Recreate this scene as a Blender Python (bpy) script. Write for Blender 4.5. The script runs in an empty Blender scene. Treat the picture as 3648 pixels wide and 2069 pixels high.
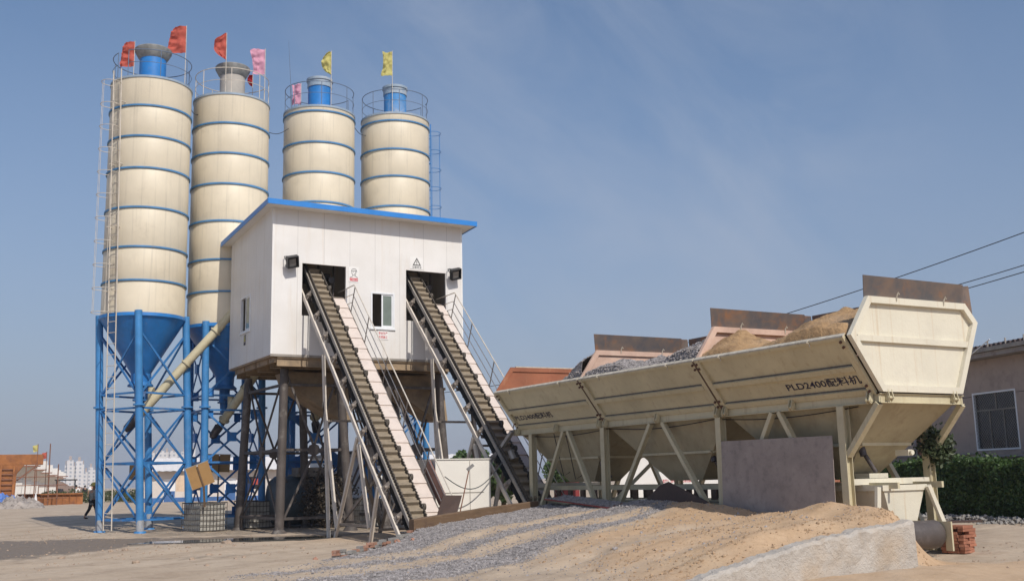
import bpy, bmesh, math, random
import numpy as np
from mathutils import Vector, Matrix, noise as mnoise
R = math.radians
rnd = random.Random(11)
scene = bpy.context.scene
COL = scene.collection

# ------------------------------------------------------------------ camera
cam_d = bpy.data.cameras.new('camera')
cam_d.sensor_width = 36.0
cam_d.lens = 37.3
cam_d.clip_start = 0.1
cam_d.clip_end = 12000
cam = bpy.data.objects.new('camera', cam_d)
COL.objects.link(cam)
cam.matrix_world = (Matrix.Translation((0, 0, 1.65)) @ Matrix.Rotation(R(-30.3), 4, 'Z')
                    @ Matrix.Rotation(R(90 + 10.05), 4, 'X') @ Matrix.Rotation(R(-1.26), 4, 'Z'))
scene.camera = cam

# ------------------------------------------------------------------ world, sun, exposure
SUN_EL = 46.0
world = bpy.data.worlds.new('World')
scene.world = world
world.use_nodes = True
wn, wl = world.node_tree.nodes, world.node_tree.links
wn.clear()
wo = wn.new('ShaderNodeOutputWorld')
wb = wn.new('ShaderNodeBackground')
sky = wn.new('ShaderNodeTexSky')
sky.sky_type = 'NISHITA'
sky.sun_disc = False
sky.sun_elevation = R(SUN_EL)
sky.sun_rotation = R(180)
sky.altitude = 0
sky.air_density = 1.0
sky.dust_density = 1.2
sky.ozone_density = 2.0
wb.inputs['Strength'].default_value = 0.11
# thin cirrus mixed into the sky
wtc = wn.new('ShaderNodeTexCoord')
# direction of the main wisp and two axes across it
cd0 = Vector((0.545, 0.775, 0.325)).normalized()
cu = Vector((cd0.y, -cd0.x, 0)).normalized()
cv = cu.cross(cd0)


def wdot(vec):
    n_ = wn.new('ShaderNodeVectorMath')
    n_.operation = 'DOT_PRODUCT'
    n_.inputs[1].default_value = vec
    wl.new(wtc.outputs['Generated'], n_.inputs[0])
    return n_.outputs['Value']


ca_, sa_ = math.cos(R(-42)), math.sin(R(-42))
wcb = wn.new('ShaderNodeCombineXYZ')
wl.new(wdot((cu * ca_ + cv * sa_) * 3.2), wcb.inputs[0])
wl.new(wdot((cv * ca_ - cu * sa_) * 6.0), wcb.inputs[1])
wl.new(wdot(cd0 * 2.0), wcb.inputs[2])
wnz = wn.new('ShaderNodeTexNoise')
wnz.inputs['Scale'].default_value = 1.25
wnz.inputs['Detail'].default_value = 10
wnz.inputs['Roughness'].default_value = 0.58
wnz.inputs['Distortion'].default_value = 0.5
wms = wn.new('ShaderNodeMapRange')
wms.interpolation_type = 'SMOOTHERSTEP'
wms.inputs['From Min'].default_value = 0.93
wms.inputs['From Max'].default_value = 0.998
wms.inputs['To Min'].default_value = 0.08
wl.new(wdot(cd0), wms.inputs['Value'])
wmm = wn.new('ShaderNodeMath')
wmm.operation = 'MULTIPLY'
wmr = wn.new('ShaderNodeMapRange')
wmr.inputs['From Min'].default_value = 0.36
wmr.inputs['From Max'].default_value = 0.78
wmr.inputs['To Max'].default_value = 0.55
wmx = wn.new('ShaderNodeMix')
wmx.data_type = 'RGBA'
wmx.inputs[7].default_value = (3.9, 4.35, 5.3, 1)
whs = wn.new('ShaderNodeHueSaturation')
whs.inputs['Saturation'].default_value = 1.07
whs.inputs['Value'].default_value = 1.08
wl.new(wcb.outputs[0], wnz.inputs['Vector'])
wl.new(wnz.outputs['Fac'], wmr.inputs['Value'])
wl.new(sky.outputs['Color'], whs.inputs['Color'])
# pale haze layer thickening towards the horizon
wsx = wn.new('ShaderNodeSeparateXYZ')
wl.new(wtc.outputs['Generated'], wsx.inputs[0])
whr = wn.new('ShaderNodeMapRange')
whr.interpolation_type = 'SMOOTHERSTEP'
whr.inputs['From Min'].default_value = -0.25
whr.inputs['From Max'].default_value = 0.6
whr.inputs['To Min'].default_value = 1.0
whr.inputs['To Max'].default_value = 0.0
wl.new(wsx.outputs[2], whr.inputs['Value'])
whz = wn.new('ShaderNodeMix')
whz.data_type = 'RGBA'
whz.inputs[7].default_value = (2.4, 2.68, 3.75, 1)
wl.new(whr.outputs['Result'], whz.inputs[0])
wl.new(whs.outputs['Color'], whz.inputs[6])
wl.new(whz.outputs[2], wmx.inputs[6])
wl.new(wmr.outputs['Result'], wmm.inputs[0])
wl.new(wms.outputs['Result'], wmm.inputs[1])
wl.new(wmm.outputs[0], wmx.inputs[0])
wl.new(wmx.outputs[2], wb.inputs['Color'])
wl.new(wb.outputs['Background'], wo.inputs['Surface'])

sun_d = bpy.data.lights.new('sun', 'SUN')
sun_d.energy = 3.5
sun_d.angle = R(0.53)
sun_d.color = (1.0, 0.945, 0.86)
sun = bpy.data.objects.new('sun', sun_d)
COL.objects.link(sun)
sd = Vector((-0.012, math.cos(R(SUN_EL)), -math.sin(R(SUN_EL))))
sun.rotation_euler = sd.to_track_quat('-Z', 'Y').to_euler()
sun.location = (0, -40, 60)

scene.view_settings.view_transform = 'Standard'
scene.view_settings.look = 'None'
scene.view_settings.exposure = 0.0
scene.view_settings.gamma = 1.0
scene.cycles.max_bounces = 6
scene.cycles.diffuse_bounces = 3
scene.cycles.volume_bounces = 0


# ------------------------------------------------------------------ materials
class NT:
    def __init__(s, name):
        s.m = bpy.data.materials.new(name)
        s.m.use_nodes = True
        s.n, s.l = s.m.node_tree.nodes, s.m.node_tree.links
        s.b = s.n['Principled BSDF']
        s.tc = s.n.new('ShaderNodeTexCoord')

    def noise(s, scale, detail=6, rough=.6, stretch=None, vec=None, dist=0.):
        nz = s.n.new('ShaderNodeTexNoise')
        nz.inputs['Scale'].default_value = scale
        nz.inputs['Detail'].default_value = detail
        nz.inputs['Roughness'].default_value = rough
        nz.inputs['Distortion'].default_value = dist
        v = vec or s.tc.outputs['Object']
        if stretch:
            mp = s.n.new('ShaderNodeMapping')
            mp.inputs['Scale'].default_value = stretch
            s.l.new(v, mp.inputs['Vector'])
            v = mp.outputs['Vector']
        s.l.new(v, nz.inputs['Vector'])
        return nz.outputs['Fac']

    def rng(s, val, a, b, c=0., d=1.):
        mr = s.n.new('ShaderNodeMapRange')
        for k, x in zip(('From Min', 'From Max', 'To Min', 'To Max'), (a, b, c, d)):
            mr.inputs[k].default_value = x
        s.l.new(val, mr.inputs['Value'])
        return mr.outputs['Result']

    def mix(s, fac, a, b, mode='MIX'):
        mx = s.n.new('ShaderNodeMix')
        mx.data_type = 'RGBA'
        mx.blend_type = mode
        for sock, val in ((0, fac), (6, a), (7, b)):
            if isinstance(val, (tuple, list)):
                mx.inputs[sock].default_value = (*val[:3], 1)
            elif isinstance(val, (int, float)):
                mx.inputs[sock].default_value = val
            else:
                s.l.new(val, mx.inputs[sock])
        return mx.outputs[2]

    def math(s, op, a, b=None):
        mt = s.n.new('ShaderNodeMath')
        mt.operation = op
        for i, val in enumerate((a, b)):
            if val is None:
                continue
            if isinstance(val, (int, float)):
                mt.inputs[i].default_value = val
            else:
                s.l.new(val, mt.inputs[i])
        return mt.outputs[0]

    def bump(s, val, strength, dist=.02, chain=None):
        bp = s.n.new('ShaderNodeBump')
        bp.inputs['Strength'].default_value = strength
        bp.inputs['Distance'].default_value = dist
        s.l.new(val, bp.inputs['Height'])
        if chain:
            s.l.new(chain, bp.inputs['Normal'])
        return bp.outputs['Normal']

    def out(s, color, rough=.6, normal=None, metal=0.):
        if isinstance(color, (tuple, list)):
            s.b.inputs['Base Color'].default_value = (*color[:3], 1)
        else:
            s.l.new(color, s.b.inputs['Base Color'])
        if isinstance(rough, (int, float)):
            s.b.inputs['Roughness'].default_value = rough
        else:
            s.l.new(rough, s.b.inputs['Roughness'])
        s.b.inputs['Metallic'].default_value = metal
        if normal:
            s.l.new(normal, s.b.inputs['Normal'])
        return s.m


def paint(name, col, rough=.5, var=.12, scale=1.6, dirt=None, dirt_amt=.5, dirt_lo=.5, dirt_scale=2.5,
          streak=None, streak_amt=.5, streak_lo=.55, streak_s=(9, 9, .35), bump=.0, bump_scale=40, metal=0., dist=.01):
    t = NT(name)
    dk = tuple(c * (1 - var) for c in col)
    lt = tuple(min(1, c * (1 + var)) for c in col)
    c = t.mix(t.rng(t.noise(scale, 5), .3, .7), dk, lt)
    if dirt:
        f = t.rng(t.noise(dirt_scale, 8, .68), dirt_lo, dirt_lo + .2, 0, dirt_amt)
        c = t.mix(f, c, dirt)
    if streak:
        f = t.rng(t.noise(1., 7, .6, streak_s), streak_lo, streak_lo + .22, 0, streak_amt)
        c = t.mix(f, c, streak)
    nrm = t.bump(t.noise(bump_scale, 6, .7), bump, dist) if bump else None
    return t.out(c, rough, nrm, metal)


MAT = {}
MAT['silo'] = paint('silo_cream_paint', (.68, .60, .46), .5, .07, .8, (.40, .34, .25), .35, .56, 1.4, (.30, .27, .22), .4, .54, (9, 9, .28))
MAT['blue'] = paint('blue_paint', (.025, .19, .52), .42, .16, 2., (.30, .30, .30), .35, .58, 3., (.13, .18, .26), .4, .56)
MAT['band'] = paint('faded_blue_band', (.065, .21, .42), .5, .2, 2., (.35, .30, .24), .5, .58, 3.)
MAT['splash'] = paint('pale_cement_splash', (.33, .34, .36), .85, .2, 5., (.10, .20, .38), .9, .55, 6.)
MAT['blue_leg'] = paint('blue_leg_paint', (.05, .215, .48), .45, .18, 1.6, (.36, .34, .31), .55, .57, 2.2)
MAT['brace'] = paint('faded_blue_brace_paint', (.035, .17, .42), .5, .25, 2., (.28, .22, .20), .6, .55, 2.5)
MAT['rimgrey'] = paint('dusty_blue_roof', (.28, .36, .45), .6, .15, 2., (.45, .42, .38), .6, .5, 2.)
MAT['ventgrey'] = paint('dusty_grey_filter', (.40, .37, .33), .7, .15, 2., (.05, .22, .5), .75, .6, 1.1)
MAT['ventmix'] = paint('half_dusty_blue_filter', (.05, .24, .55), .55, .1, 2., (.45, .44, .42), .9, .5, .9)
MAT['lidgrey'] = paint('weathered_lid', (.24, .24, .23), .6, .3, 4., (.10, .12, .14), .6, .5, 3.)
MAT['railw'] = paint('pale_rail_paint', (.58, .52, .44), .5, .15, 3., (.22, .12, .07), .5, .6, 5.)
MAT['raild'] = paint('dull_blue_rail', (.13, .17, .24), .5, .2, 3.)
MAT['red'] = paint('red_flag_cloth', (.58, .12, .085), .8, .14, 3.)
MAT['dred'] = paint('dark_red_flag_cloth', (.45, .03, .04), .8, .14, 3.)
MAT['pink'] = paint('pink_flag_cloth', (.76, .38, .50), .8, .14, 3.)
MAT['yellow'] = paint('yellow_flag_cloth', (.62, .56, .20), .8, .14, 3.)
for k in ('red', 'dred', 'pink', 'yellow'):
    m = MAT[k]
    nt = m.node_tree
    pb = nt.nodes['Principled BSDF']
    tr = nt.nodes.new('ShaderNodeBsdfTranslucent')
    src = pb.inputs['Base Color'].links[0].from_socket
    nt.links.new(src, tr.inputs['Color'])
    ms = nt.nodes.new('ShaderNodeMixShader')
    ms.inputs[0].default_value = .35
    nt.links.new(pb.outputs[0], ms.inputs[1])
    nt.links.new(tr.outputs[0], ms.inputs[2])
    nt.links.new(ms.outputs[0], nt.nodes['Material Output'].inputs['Surface'])


def panel_wall():
    t = NT('white_sandwich_panel')
    c = t.mix(t.rng(t.noise(.9, 5), .3, .7), (.72, .69, .65), (.80, .775, .745))
    f = t.rng(t.noise(1., 7, .6, (5, 5, .3)), .55, .78, 0, .42)
    c = t.mix(f, c, (.62, .50, .36))
    f2 = t.rng(t.noise(3.5, 8, .7), .62, .8, 0, .3)
    c = t.mix(f2, c, (.5, .46, .42))
    sx = t.n.new('ShaderNodeSeparateXYZ')
    t.l.new(t.tc.outputs['Object'], sx.inputs[0])
    u = t.math('ADD', sx.outputs[0], sx.outputs[1])
    fr = t.math('FRACT', t.math('DIVIDE', t.math('ADD', u, 60.), .96))
    seam = t.math('LESS_THAN', fr, .016)
    c = t.mix(t.math('MULTIPLY', seam, .5), c, (.35, .33, .31))
    return t.out(c, .45, t.bump(fr, .02, .01))


MAT['panel'] = panel_wall()
MAT['sheet_blue'] = paint('blue_roof_edge', (.03, .22, .62), .4, .08, 2., (.3, .32, .36), .25, .62, 2.)
MAT['deck'] = paint('dusty_tan_steel', (.33, .24, .15), .7, .25, 2., (.12, .09, .07), .7, .5, 2.2)
MAT['post'] = paint('dark_weathered_post', (.085, .07, .062), .65, .3, 2., (.30, .27, .24), .75, .55, 2.6, (.20, .15, .11), .5, .55, (9, 9, .5), .2, 30)
MAT['rubber'] = paint('black_rubber', (.03, .028, .026), .7, .2, 4., (.12, .10, .08), .5, .5, 3.)
MAT['cleat'] = paint('dusty_brown_rubber', (.25, .20, .14), .8, .2, 4., (.11, .09, .07), .6, .54, 5., None, .5, .5, (1, 1, 1), .2, 40)
MAT['sidewall'] = paint('dark_dusty_sidewall_rubber', (.085, .07, .055), .8, .3, 6.)
MAT['frame'] = paint('dusty_grey_frame', (.31, .28, .245), .6, .2, 3., (.16, .11, .08), .6, .55, 4.)
MAT['cream_steel'] = paint('cream_conveyor_paint', (.64, .57, .49), .55, .12, 3., (.25, .17, .12), .6, .6, 5.)
MAT['tread'] = paint('pinkish_white_tread', (.66, .57, .51), .65, .1, 3., (.42, .34, .29), .6, .52, 3.)
MAT['dusty_brown'] = paint('dusty_brown_steel', (.24, .20, .165), .7, .25, 3., (.40, .35, .30), .6, .5, 3.)
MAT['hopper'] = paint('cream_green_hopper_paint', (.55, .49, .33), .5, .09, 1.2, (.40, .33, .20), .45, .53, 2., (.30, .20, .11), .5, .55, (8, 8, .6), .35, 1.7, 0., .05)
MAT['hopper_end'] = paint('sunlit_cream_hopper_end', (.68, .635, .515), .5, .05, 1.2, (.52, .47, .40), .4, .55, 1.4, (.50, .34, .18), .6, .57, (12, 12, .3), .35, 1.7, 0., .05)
MAT['funnel'] = paint('shaded_dusty_tan_funnel', (.40, .345, .225), .65, .1, 1.2, (.28, .22, .14), .6, .5, 2., (.22, .17, .11), .5, .55, (6, 6, .6))  # dusty tan, darkened so the underside shade sits in the colour
MAT['edge'] = paint('worn_pale_edge', (.52, .47, .38), .6, .2, 6., (.20, .16, .12), .7, .52, 8.)
MAT['rust'] = paint('orange_rust', (.34, .125, .065), .85, .25, 1.5, (.24, .075, .04), .7, .5, 3., (.52, .36, .22), .5, .6, (6, 6, 1.), .1, 30)
MAT['rust_dust'] = paint('pinkish_dusty_rust', (.56, .385, .30), .85, .15, 1.5, (.62, .46, .36), .7, .48, 3.)
MAT['shade_strip'] = paint('dark_shade_strip', (.13, .115, .11), .9, .3, 8.)  # dark colour for the painted shadow lines on the hopper panels
MAT['bolt'] = paint('rusty_bolt', (.11, .05, .035), .8, .3, 20.)
MAT['hinge'] = paint('rusty_brown_joint', (.13, .08, .055), .8, .3, 8.)


def rust_plate():
    t = NT('dark_mill_scale_plate')
    c = t.mix(t.rng(t.noise(1.8, 7, .62), .36, .66), (.10, .095, .10), (.20, .14, .105))
    c = t.mix(t.rng(t.noise(1.2, 8, .7, None, None, .6), .52, .68, 0, .8), c, (.32, .145, .06))
    c = t.mix(t.rng(t.noise(3., 8, .7), .6, .75, 0, .5), c, (.17, .17, .19))
    return t.out(c, .6, t.bump(t.noise(25, 5), .15, .01))


MAT['plate'] = rust_plate()
MAT['greyplate'] = paint('grey_violet_steel_sheet', (.32, .27, .245), .65, .16, 2.2, (.10, .09, .095), .4, .5, 5.5, (.37, .315, .285), .5, .5, (2.5, 2.5, 2.5), .2, 50)
MAT['brownplate'] = paint('dark_red_brown_plate', (.065, .036, .028), .65, .2, 3., (.035, .025, .022), .6, .5, 4.)
MAT['redbrown'] = paint('reddish_brown_board', (.26, .135, .105), .7, .15, 3., (.16, .09, .07), .6, .5, 4.)
MAT['timber'] = paint('brown_timber', (.15, .092, .052), .8, .25, 3., (.07, .04, .028), .8, .5, 3., (.36, .25, .16), .5, .56, (2, 14, 14), .4, 30)
MAT['ply'] = paint('tan_plywood', (.36, .205, .075), .7, .12, 3., (.24, .13, .05), .6, .5, 3.)
MAT['white'] = paint('white_paint', (.80, .78, .75), .5, .05, 2., (.55, .5, .45), .3, .6, 3.)
MAT['whiteshed'] = paint('warm_white_sheet', (.80, .765, .70), .5, .04, 1.5, (.62, .52, .40), .4, .58, 2.)
MAT['winframe'] = paint('white_plastic_frame', (.78, .79, .80), .35, .04, 4., (.40, .55, .50), .4, .6, 14.)
MAT['dark'] = paint('dark_interior', (.02, .018, .018), .7, .2, 3.)
MAT['machine'] = paint('dark_machine', (.06, .05, .05), .5, .3, 5., (.2, .17, .14), .5, .55, 5.)
MAT['black'] = paint('black_housing', (.022, .022, .024), .5, .2, 5.)
MAT['steel'] = paint('dull_steel', (.32, .31, .30), .45, .2, 5., None, .5, .5, 2.5, None, .5, .5, (1, 1, 1), 0, 40, .6)
MAT['drum'] = paint('worn_grey_drum', (.085, .07, .064), .55, .15, 3., (.16, .14, .13), .6, .5, 5.)
MAT['tank'] = paint('dull_blue_grey_tank', (.075, .10, .12), .55, .15, 1.5, (.10, .07, .05), .8, .52, 1.6)
MAT['crate_block'] = paint('grey_tank_wall', (.44, .42, .375), .75, .18, 2., (.14, .13, .12), .7, .5, 2.4, None, .5, .5, (1, 1, 1), .25, 25)
MAT['wire'] = paint('dark_galvanised_wire', (.08, .07, .06), .6, .3, 8.)
MAT['cable'] = paint('black_cable', (.02, .02, .022), .6, .1, 5.)
MAT['greycable'] = paint('grey_cable', (.12, .13, .13), .6, .1, 5.)
MAT['brick'] = None
MAT['skin'] = paint('skin', (.36, .20, .13), .6, .08, 20.)
MAT['jacket'] = paint('grey_work_jacket', (.25, .25, .225), .9, .25, 20.)
MAT['trouser'] = paint('dark_trousers', (.018, .016, .02), .9, .2, 20.)
MAT['tee'] = paint('white_shirt', (.80, .78, .77), .9, .05, 20.)
MAT['straw'] = paint('olive_straw_hat', (.46, .37, .10), .9, .25, 30.)
MAT['hair'] = paint('black_hair', (.012, .01, .01), .7, .1, 30.)
MAT['shoe'] = paint('dark_shoes', (.04, .035, .03), .7, .2, 20.)
MAT['redpaint'] = paint('red_paint', (.26, .04, .04), .6, .15, 4.)
MAT['redtext'] = paint('red_lettering', (.62, .05, .07), .7, .1, 20.)
MAT['navytext'] = paint('navy_lettering', (.022, .02, .05), .7, .25, 20.)
MAT['bluesheet'] = paint('blue_tarp', (.10, .20, .50), .7, .25, 3.)
MAT['greytarp'] = paint('grey_brown_tarp', (.32, .28, .25), .8, .3, 2., (.06, .045, .04), .9, .48, 3.)
MAT['girder'] = paint('white_precast_concrete', (.70, .67, .63), .8, .07, .5, (.5, .45, .4), .4, .55, .6)
MAT['rustform'] = paint('rusty_formwork_steel', (.32, .125, .04), .85, .3, 1., (.16, .06, .035), .8, .48, 1.6)
MAT['rustpole'] = paint('rusty_scaffold_pole', (.22, .10, .06), .8, .3, 4.)
MAT['concrete_old'] = None
MAT['render'] = paint('pinkish_grey_render', (.42, .335, .285), .85, .07, .8, (.24, .195, .17), .6, .5, 2., None, .5, .5, (1, 1, 1), .25, 60)
MAT['palesoffit'] = paint('pale_eave_concrete', (.33, .30, .29), .8, .15, 2., (.15, .12, .11), .6, .5, 3.)
MAT['rooftile'] = paint('dark_red_brown_tiles', (.055, .032, .03), .7, .35, 5., (.03, .028, .03), .8, .5, 4.)
MAT['mortar'] = paint('grey_white_rubble', (.30, .285, .265), .9, .25, 6., (.2, .18, .17), .7, .5, 8., None, .5, .5, (1, 1, 1), .5, 40)
MAT['stone'] = paint('grey_crushed_stone', (.29, .265, .258), .9, .5, 9., (.40, .37, .35), .8, .55, 11.)
MAT['tanrock'] = paint('tan_rock', (.36, .27, .20), .9, .3, 9., (.22, .16, .12), .6, .5, 10., None, .5, .5, (1, 1, 1), .4, 50)
MAT['redrock'] = paint('broken_brick', (.36, .19, .13), .9, .3, 9., (.5, .40, .34), .7, .55, 10.)
MAT['corr'] = paint('white_corrugated_sheet', (.70, .67, .65), .6, .07, .5, (.5, .46, .43), .5, .56, .7)
MAT['barrack'] = paint('offwhite_plaster', (.60, .55, .51), .85, .08, .5, (.45, .4, .36), .5, .55, .8)
MAT['barrackblue'] = paint('blue_skirting', (.05, .13, .32), .7, .2, 1.)
MAT['farblock'] = None
MAT['bark'] = paint('brown_bark', (.10, .07, .05), .9, .3, 5.)


def brick_mat():
    t = NT('red_brick')
    bt = t.n.new('ShaderNodeTexBrick')
    bt.inputs['Scale'].default_value = 1.0
    bt.inputs['Brick Width'].default_value = .24
    bt.inputs['Row Height'].default_value = .065
    bt.inputs['Mortar Size'].default_value = .006
    bt.inputs['Color1'].default_value = (.36, .12, .065, 1)
    bt.inputs['Color2'].default_value = (.26, .08, .05, 1)
    bt.inputs['Mortar'].default_value = (.12, .08, .06, 1)
    sx = t.n.new('ShaderNodeSeparateXYZ')
    cb = t.n.new('ShaderNodeCombineXYZ')
    t.l.new(t.tc.outputs['Object'], sx.inputs[0])
    t.l.new(t.math('ADD', sx.outputs[0], sx.outputs[1]), cb.inputs[0])
    t.l.new(sx.outputs[2], cb.inputs[1])
    t.l.new(cb.outputs[0], bt.inputs['Vector'])
    c = t.mix(t.rng(t.noise(6, 5), .35, .7, 0, .5), bt.outputs['Color'], (.45, .26, .17))
    return t.out(c, .85, t.bump(bt.outputs['Fac'], -.5, .01))


MAT['brick'] = brick_mat()
MAT['brickunit'] = paint('fired_red_brick', (.33, .13, .075), .85, .35, 3.1, (.45, .28, .20), .5, .55, 7., None, .5, .5, (1, 1, 1), .3, 50)


def concrete_old():
    t = NT('rough_rendered_concrete')
    c = t.mix(t.rng(t.noise(1.1, 7, .6), .3, .7), (.44, .395, .345), (.57, .52, .46))
    c = t.mix(t.rng(t.noise(2.4, 9, .72), .50, .68, 0, .6), c, (.33, .285, .24))
    c = t.mix(t.rng(t.noise(9., 6, .7, (1., 1., 3.)), .62, .72, 0, .7), c, (.20, .17, .145))
    c = t.mix(t.rng(t.noise(.9, 6, .6), .52, .68, 0, .6), c, (.50, .385, .27))
    c = t.mix(t.rng(t.noise(1., 6, .6, (4, 4, 1.1)), .56, .8, 0, .5), c, (.42, .31, .21))
    b1 = t.bump(t.noise(5, 8, .65), .8, .08)
    return t.out(c, .9, t.bump(t.noise(40, 6, .7), .5, .015, b1))


MAT['concrete_old'] = concrete_old()


def glass_mat(name, col, rough=.12):
    t = NT(name)
    return t.out(t.mix(t.rng(t.noise(2, 4), .3, .7), col, tuple(c * 1.3 for c in col)), rough)


MAT['glass'] = glass_mat('dull_green_glass', (.16, .19, .165))
MAT['darkglass'] = glass_mat('dark_window_glass', (.025, .026, .03), .1)


def leaf_mat(name, a, b, c3):
    t = NT(name)
    c = t.mix(t.rng(t.noise(2.2, 4), .35, .65), a, b)
    c = t.mix(t.rng(t.noise(9., 3), .5, .7, 0, .8), c, c3)
    m = t.out(c, .55)
    tr = t.n.new('ShaderNodeBsdfTranslucent')
    t.l.new(c, tr.inputs['Color'])
    ms = t.n.new('ShaderNodeMixShader')
    ms.inputs[0].default_value = .25
    t.l.new(t.b.outputs[0], ms.inputs[1])
    t.l.new(tr.outputs[0], ms.inputs[2])
    t.l.new(ms.outputs[0], t.n['Material Output'].inputs['Surface'])
    return m


MAT['ivy'] = leaf_mat('ivy_leaves', (.035, .075, .018), (.07, .135, .03), (.12, .17, .045))
MAT['tree'] = leaf_mat('tree_leaves', (.05, .09, .03), (.09, .15, .05), (.14, .20, .07))
MAT['camo'] = leaf_mat('camouflage_cloth', (.02, .035, .015), (.05, .075, .03), (.16, .19, .10))
MAT['brownbush'] = leaf_mat('dusty_dead_leaves', (.035, .025, .017), (.08, .06, .04), (.28, .24, .19))
MAT['weeds'] = leaf_mat('dusty_weeds', (.05, .075, .03), (.09, .11, .045), (.16, .15, .07))


def block_mat():
    """pale apartment facade with rows of window openings (one wall surface, many panes)"""
    t = NT('pale_apartment_facade')
    sx = t.n.new('ShaderNodeSeparateXYZ')
    t.l.new(t.tc.outputs['Object'], sx.inputs[0])
    u = t.math('FRACT', t.math('DIVIDE', t.math('ADD', sx.outputs[0], 300.), 3.4))
    v = t.math('FRACT', t.math('DIVIDE', sx.outputs[2], 3.0))
    wu = t.math('MULTIPLY', t.math('GREATER_THAN', u, .3), t.math('LESS_THAN', u, .72))
    wv = t.math('MULTIPLY', t.math('GREATER_THAN', v, .32), t.math('LESS_THAN', v, .8))
    w = t.math('MULTIPLY', wu, wv)
    c = t.mix(t.rng(t.noise(.06, 3), .35, .65), (.60, .57, .56), (.72, .70, .69))
    c = t.mix(t.math('MULTIPLY', w, .75), c, (.20, .24, .30))
    return t.out(c, .8)


MAT['farblock'] = block_mat()


def ground_mat():
    t = NT('site_ground')

    def attr(n):
        a = t.n.new('ShaderNodeAttribute')
        a.attribute_name = n
        return a.outputs['Fac']
    g, s, w, md = attr('gravel'), attr('sand'), attr('wet'), attr('mud_shade')
    n1 = t.noise(.35, 8, .6)
    n2 = t.noise(2.4, 9, .68)
    n3 = t.noise(11., 8, .72)
    c = t.mix(t.rng(n1, .3, .7), (.41, .315, .225), (.52, .42, .315))
    c = t.mix(t.rng(n2, .5, .72, 0, .65), c, (.35, .255, .175))
    c = t.mix(t.rng(t.noise(.8, 7, .7, (1., 2.2, 1.)), .52, .66, 0, .5), c, (.31, .23, .16))
    c = t.mix(t.rng(n3, .52, .75, 0, .6), c, (.58, .485, .38))
    c = t.mix(t.rng(t.noise(26., 5, .7), .60, .72, 0, .7), c, (.22, .16, .11))
    tw = t.n.new('ShaderNodeTexWave')
    tw.inputs['Scale'].default_value = .16
    tw.inputs['Distortion'].default_value = 3.5
    tw.inputs['Detail'].default_value = 3
    tw.inputs['Detail Scale'].default_value = .6
    tm = t.n.new('ShaderNodeMapping')
    tm.inputs['Rotation'].default_value = (0, 0, R(55))
    t.l.new(t.tc.outputs['Object'], tm.inputs['Vector'])
    t.l.new(tm.outputs['Vector'], tw.inputs['Vector'])
    c = t.mix(t.math('MULTIPLY', t.rng(tw.outputs['Fac'], .62, .9, 0, .5), t.rng(n2, .35, .6)), c, (.30, .225, .16))
    sc = t.mix(t.rng(n2, .35, .68), (.54, .375, .235), (.45, .30, .175))
    sc = t.mix(t.rng(n3, .5, .75, 0, .6), sc, (.33, .21, .12))
    sc = t.mix(t.rng(t.noise(.5, 6), .5, .7, 0, .55), sc, (.56, .42, .275))
    c = t.mix(s, c, sc)
    vr = t.n.new('ShaderNodeTexVoronoi')
    vr.inputs['Scale'].default_value = 30
    vr.inputs['Randomness'].default_value = 1
    t.l.new(t.tc.outputs['Object'], vr.inputs['Vector'])
    hsv = t.n.new('ShaderNodeSeparateColor')
    t.l.new(vr.outputs['Color'], hsv.inputs[0])
    gc = t.mix(hsv.outputs[0], (.19, .175, .17), (.42, .385, .36))
    gc = t.mix(t.rng(vr.outputs['Distance'], .38, .75, 0, .65), gc, (.05, .045, .042))
    gm = t.math('GREATER_THAN', t.math('ADD', g, t.rng(hsv.outputs[1], 0, 1, -.38, .38)), .5)
    c = t.mix(gm, c, gc)
    mc = t.mix(t.rng(n2, .3, .7), (.15, .12, .09), (.24, .195, .15))
    c = t.mix(t.rng(t.math('ADD', md, t.rng(n2, .3, .7, -.25, .25)), .35, .7), c, mc)
    wf = t.rng(t.math('ADD', w, t.rng(n2, .3, .7, -.25, .25)), .3, .6)
    c = t.mix(wf, c, t.mix(t.rng(n3, .3, .7), (.15, .112, .08), (.24, .19, .142)))
    rough = t.rng(wf, 0, 1, .95, .62)
    b0 = t.bump(n2, .55, .08)
    b1 = t.bump(n3, .6, .025, b0)
    b2 = t.bump(t.math('MULTIPLY', vr.outputs['Distance'], gm), -.8, .03, b1)
    return t.out(c, rough, b2)


MAT['ground'] = ground_mat()
MAT['sandheap'] = paint('orange_sand', (.43, .27, .135), .95, .25, 1.6, (.24, .14, .07), .8, .48, 4.5, (.48, .35, .24), .6, .52, (1.2, 1.2, 1.2), .9, 9, 0., .08)
MAT['clod'] = paint('damp_sand_clod', (.40, .275, .17), .95, .2, 5.)
MAT['gravelbed'] = paint('grey_gravel_bed', (.26, .24, .235), .95, .4, 14., (.10, .095, .09), .7, .52, 18., None, .5, .5, (1, 1, 1), .9, 18, 0., .05)


# ------------------------------------------------------------------ mesh helpers
ORG = {}


def org(o):
    while o is not None:
        if o.name in ORG:
            return ORG[o.name]
        o = o.parent
    return Vector((0, 0, 0))


def V(*a):
    return Vector(a[0] if len(a) == 1 else a)


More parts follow.
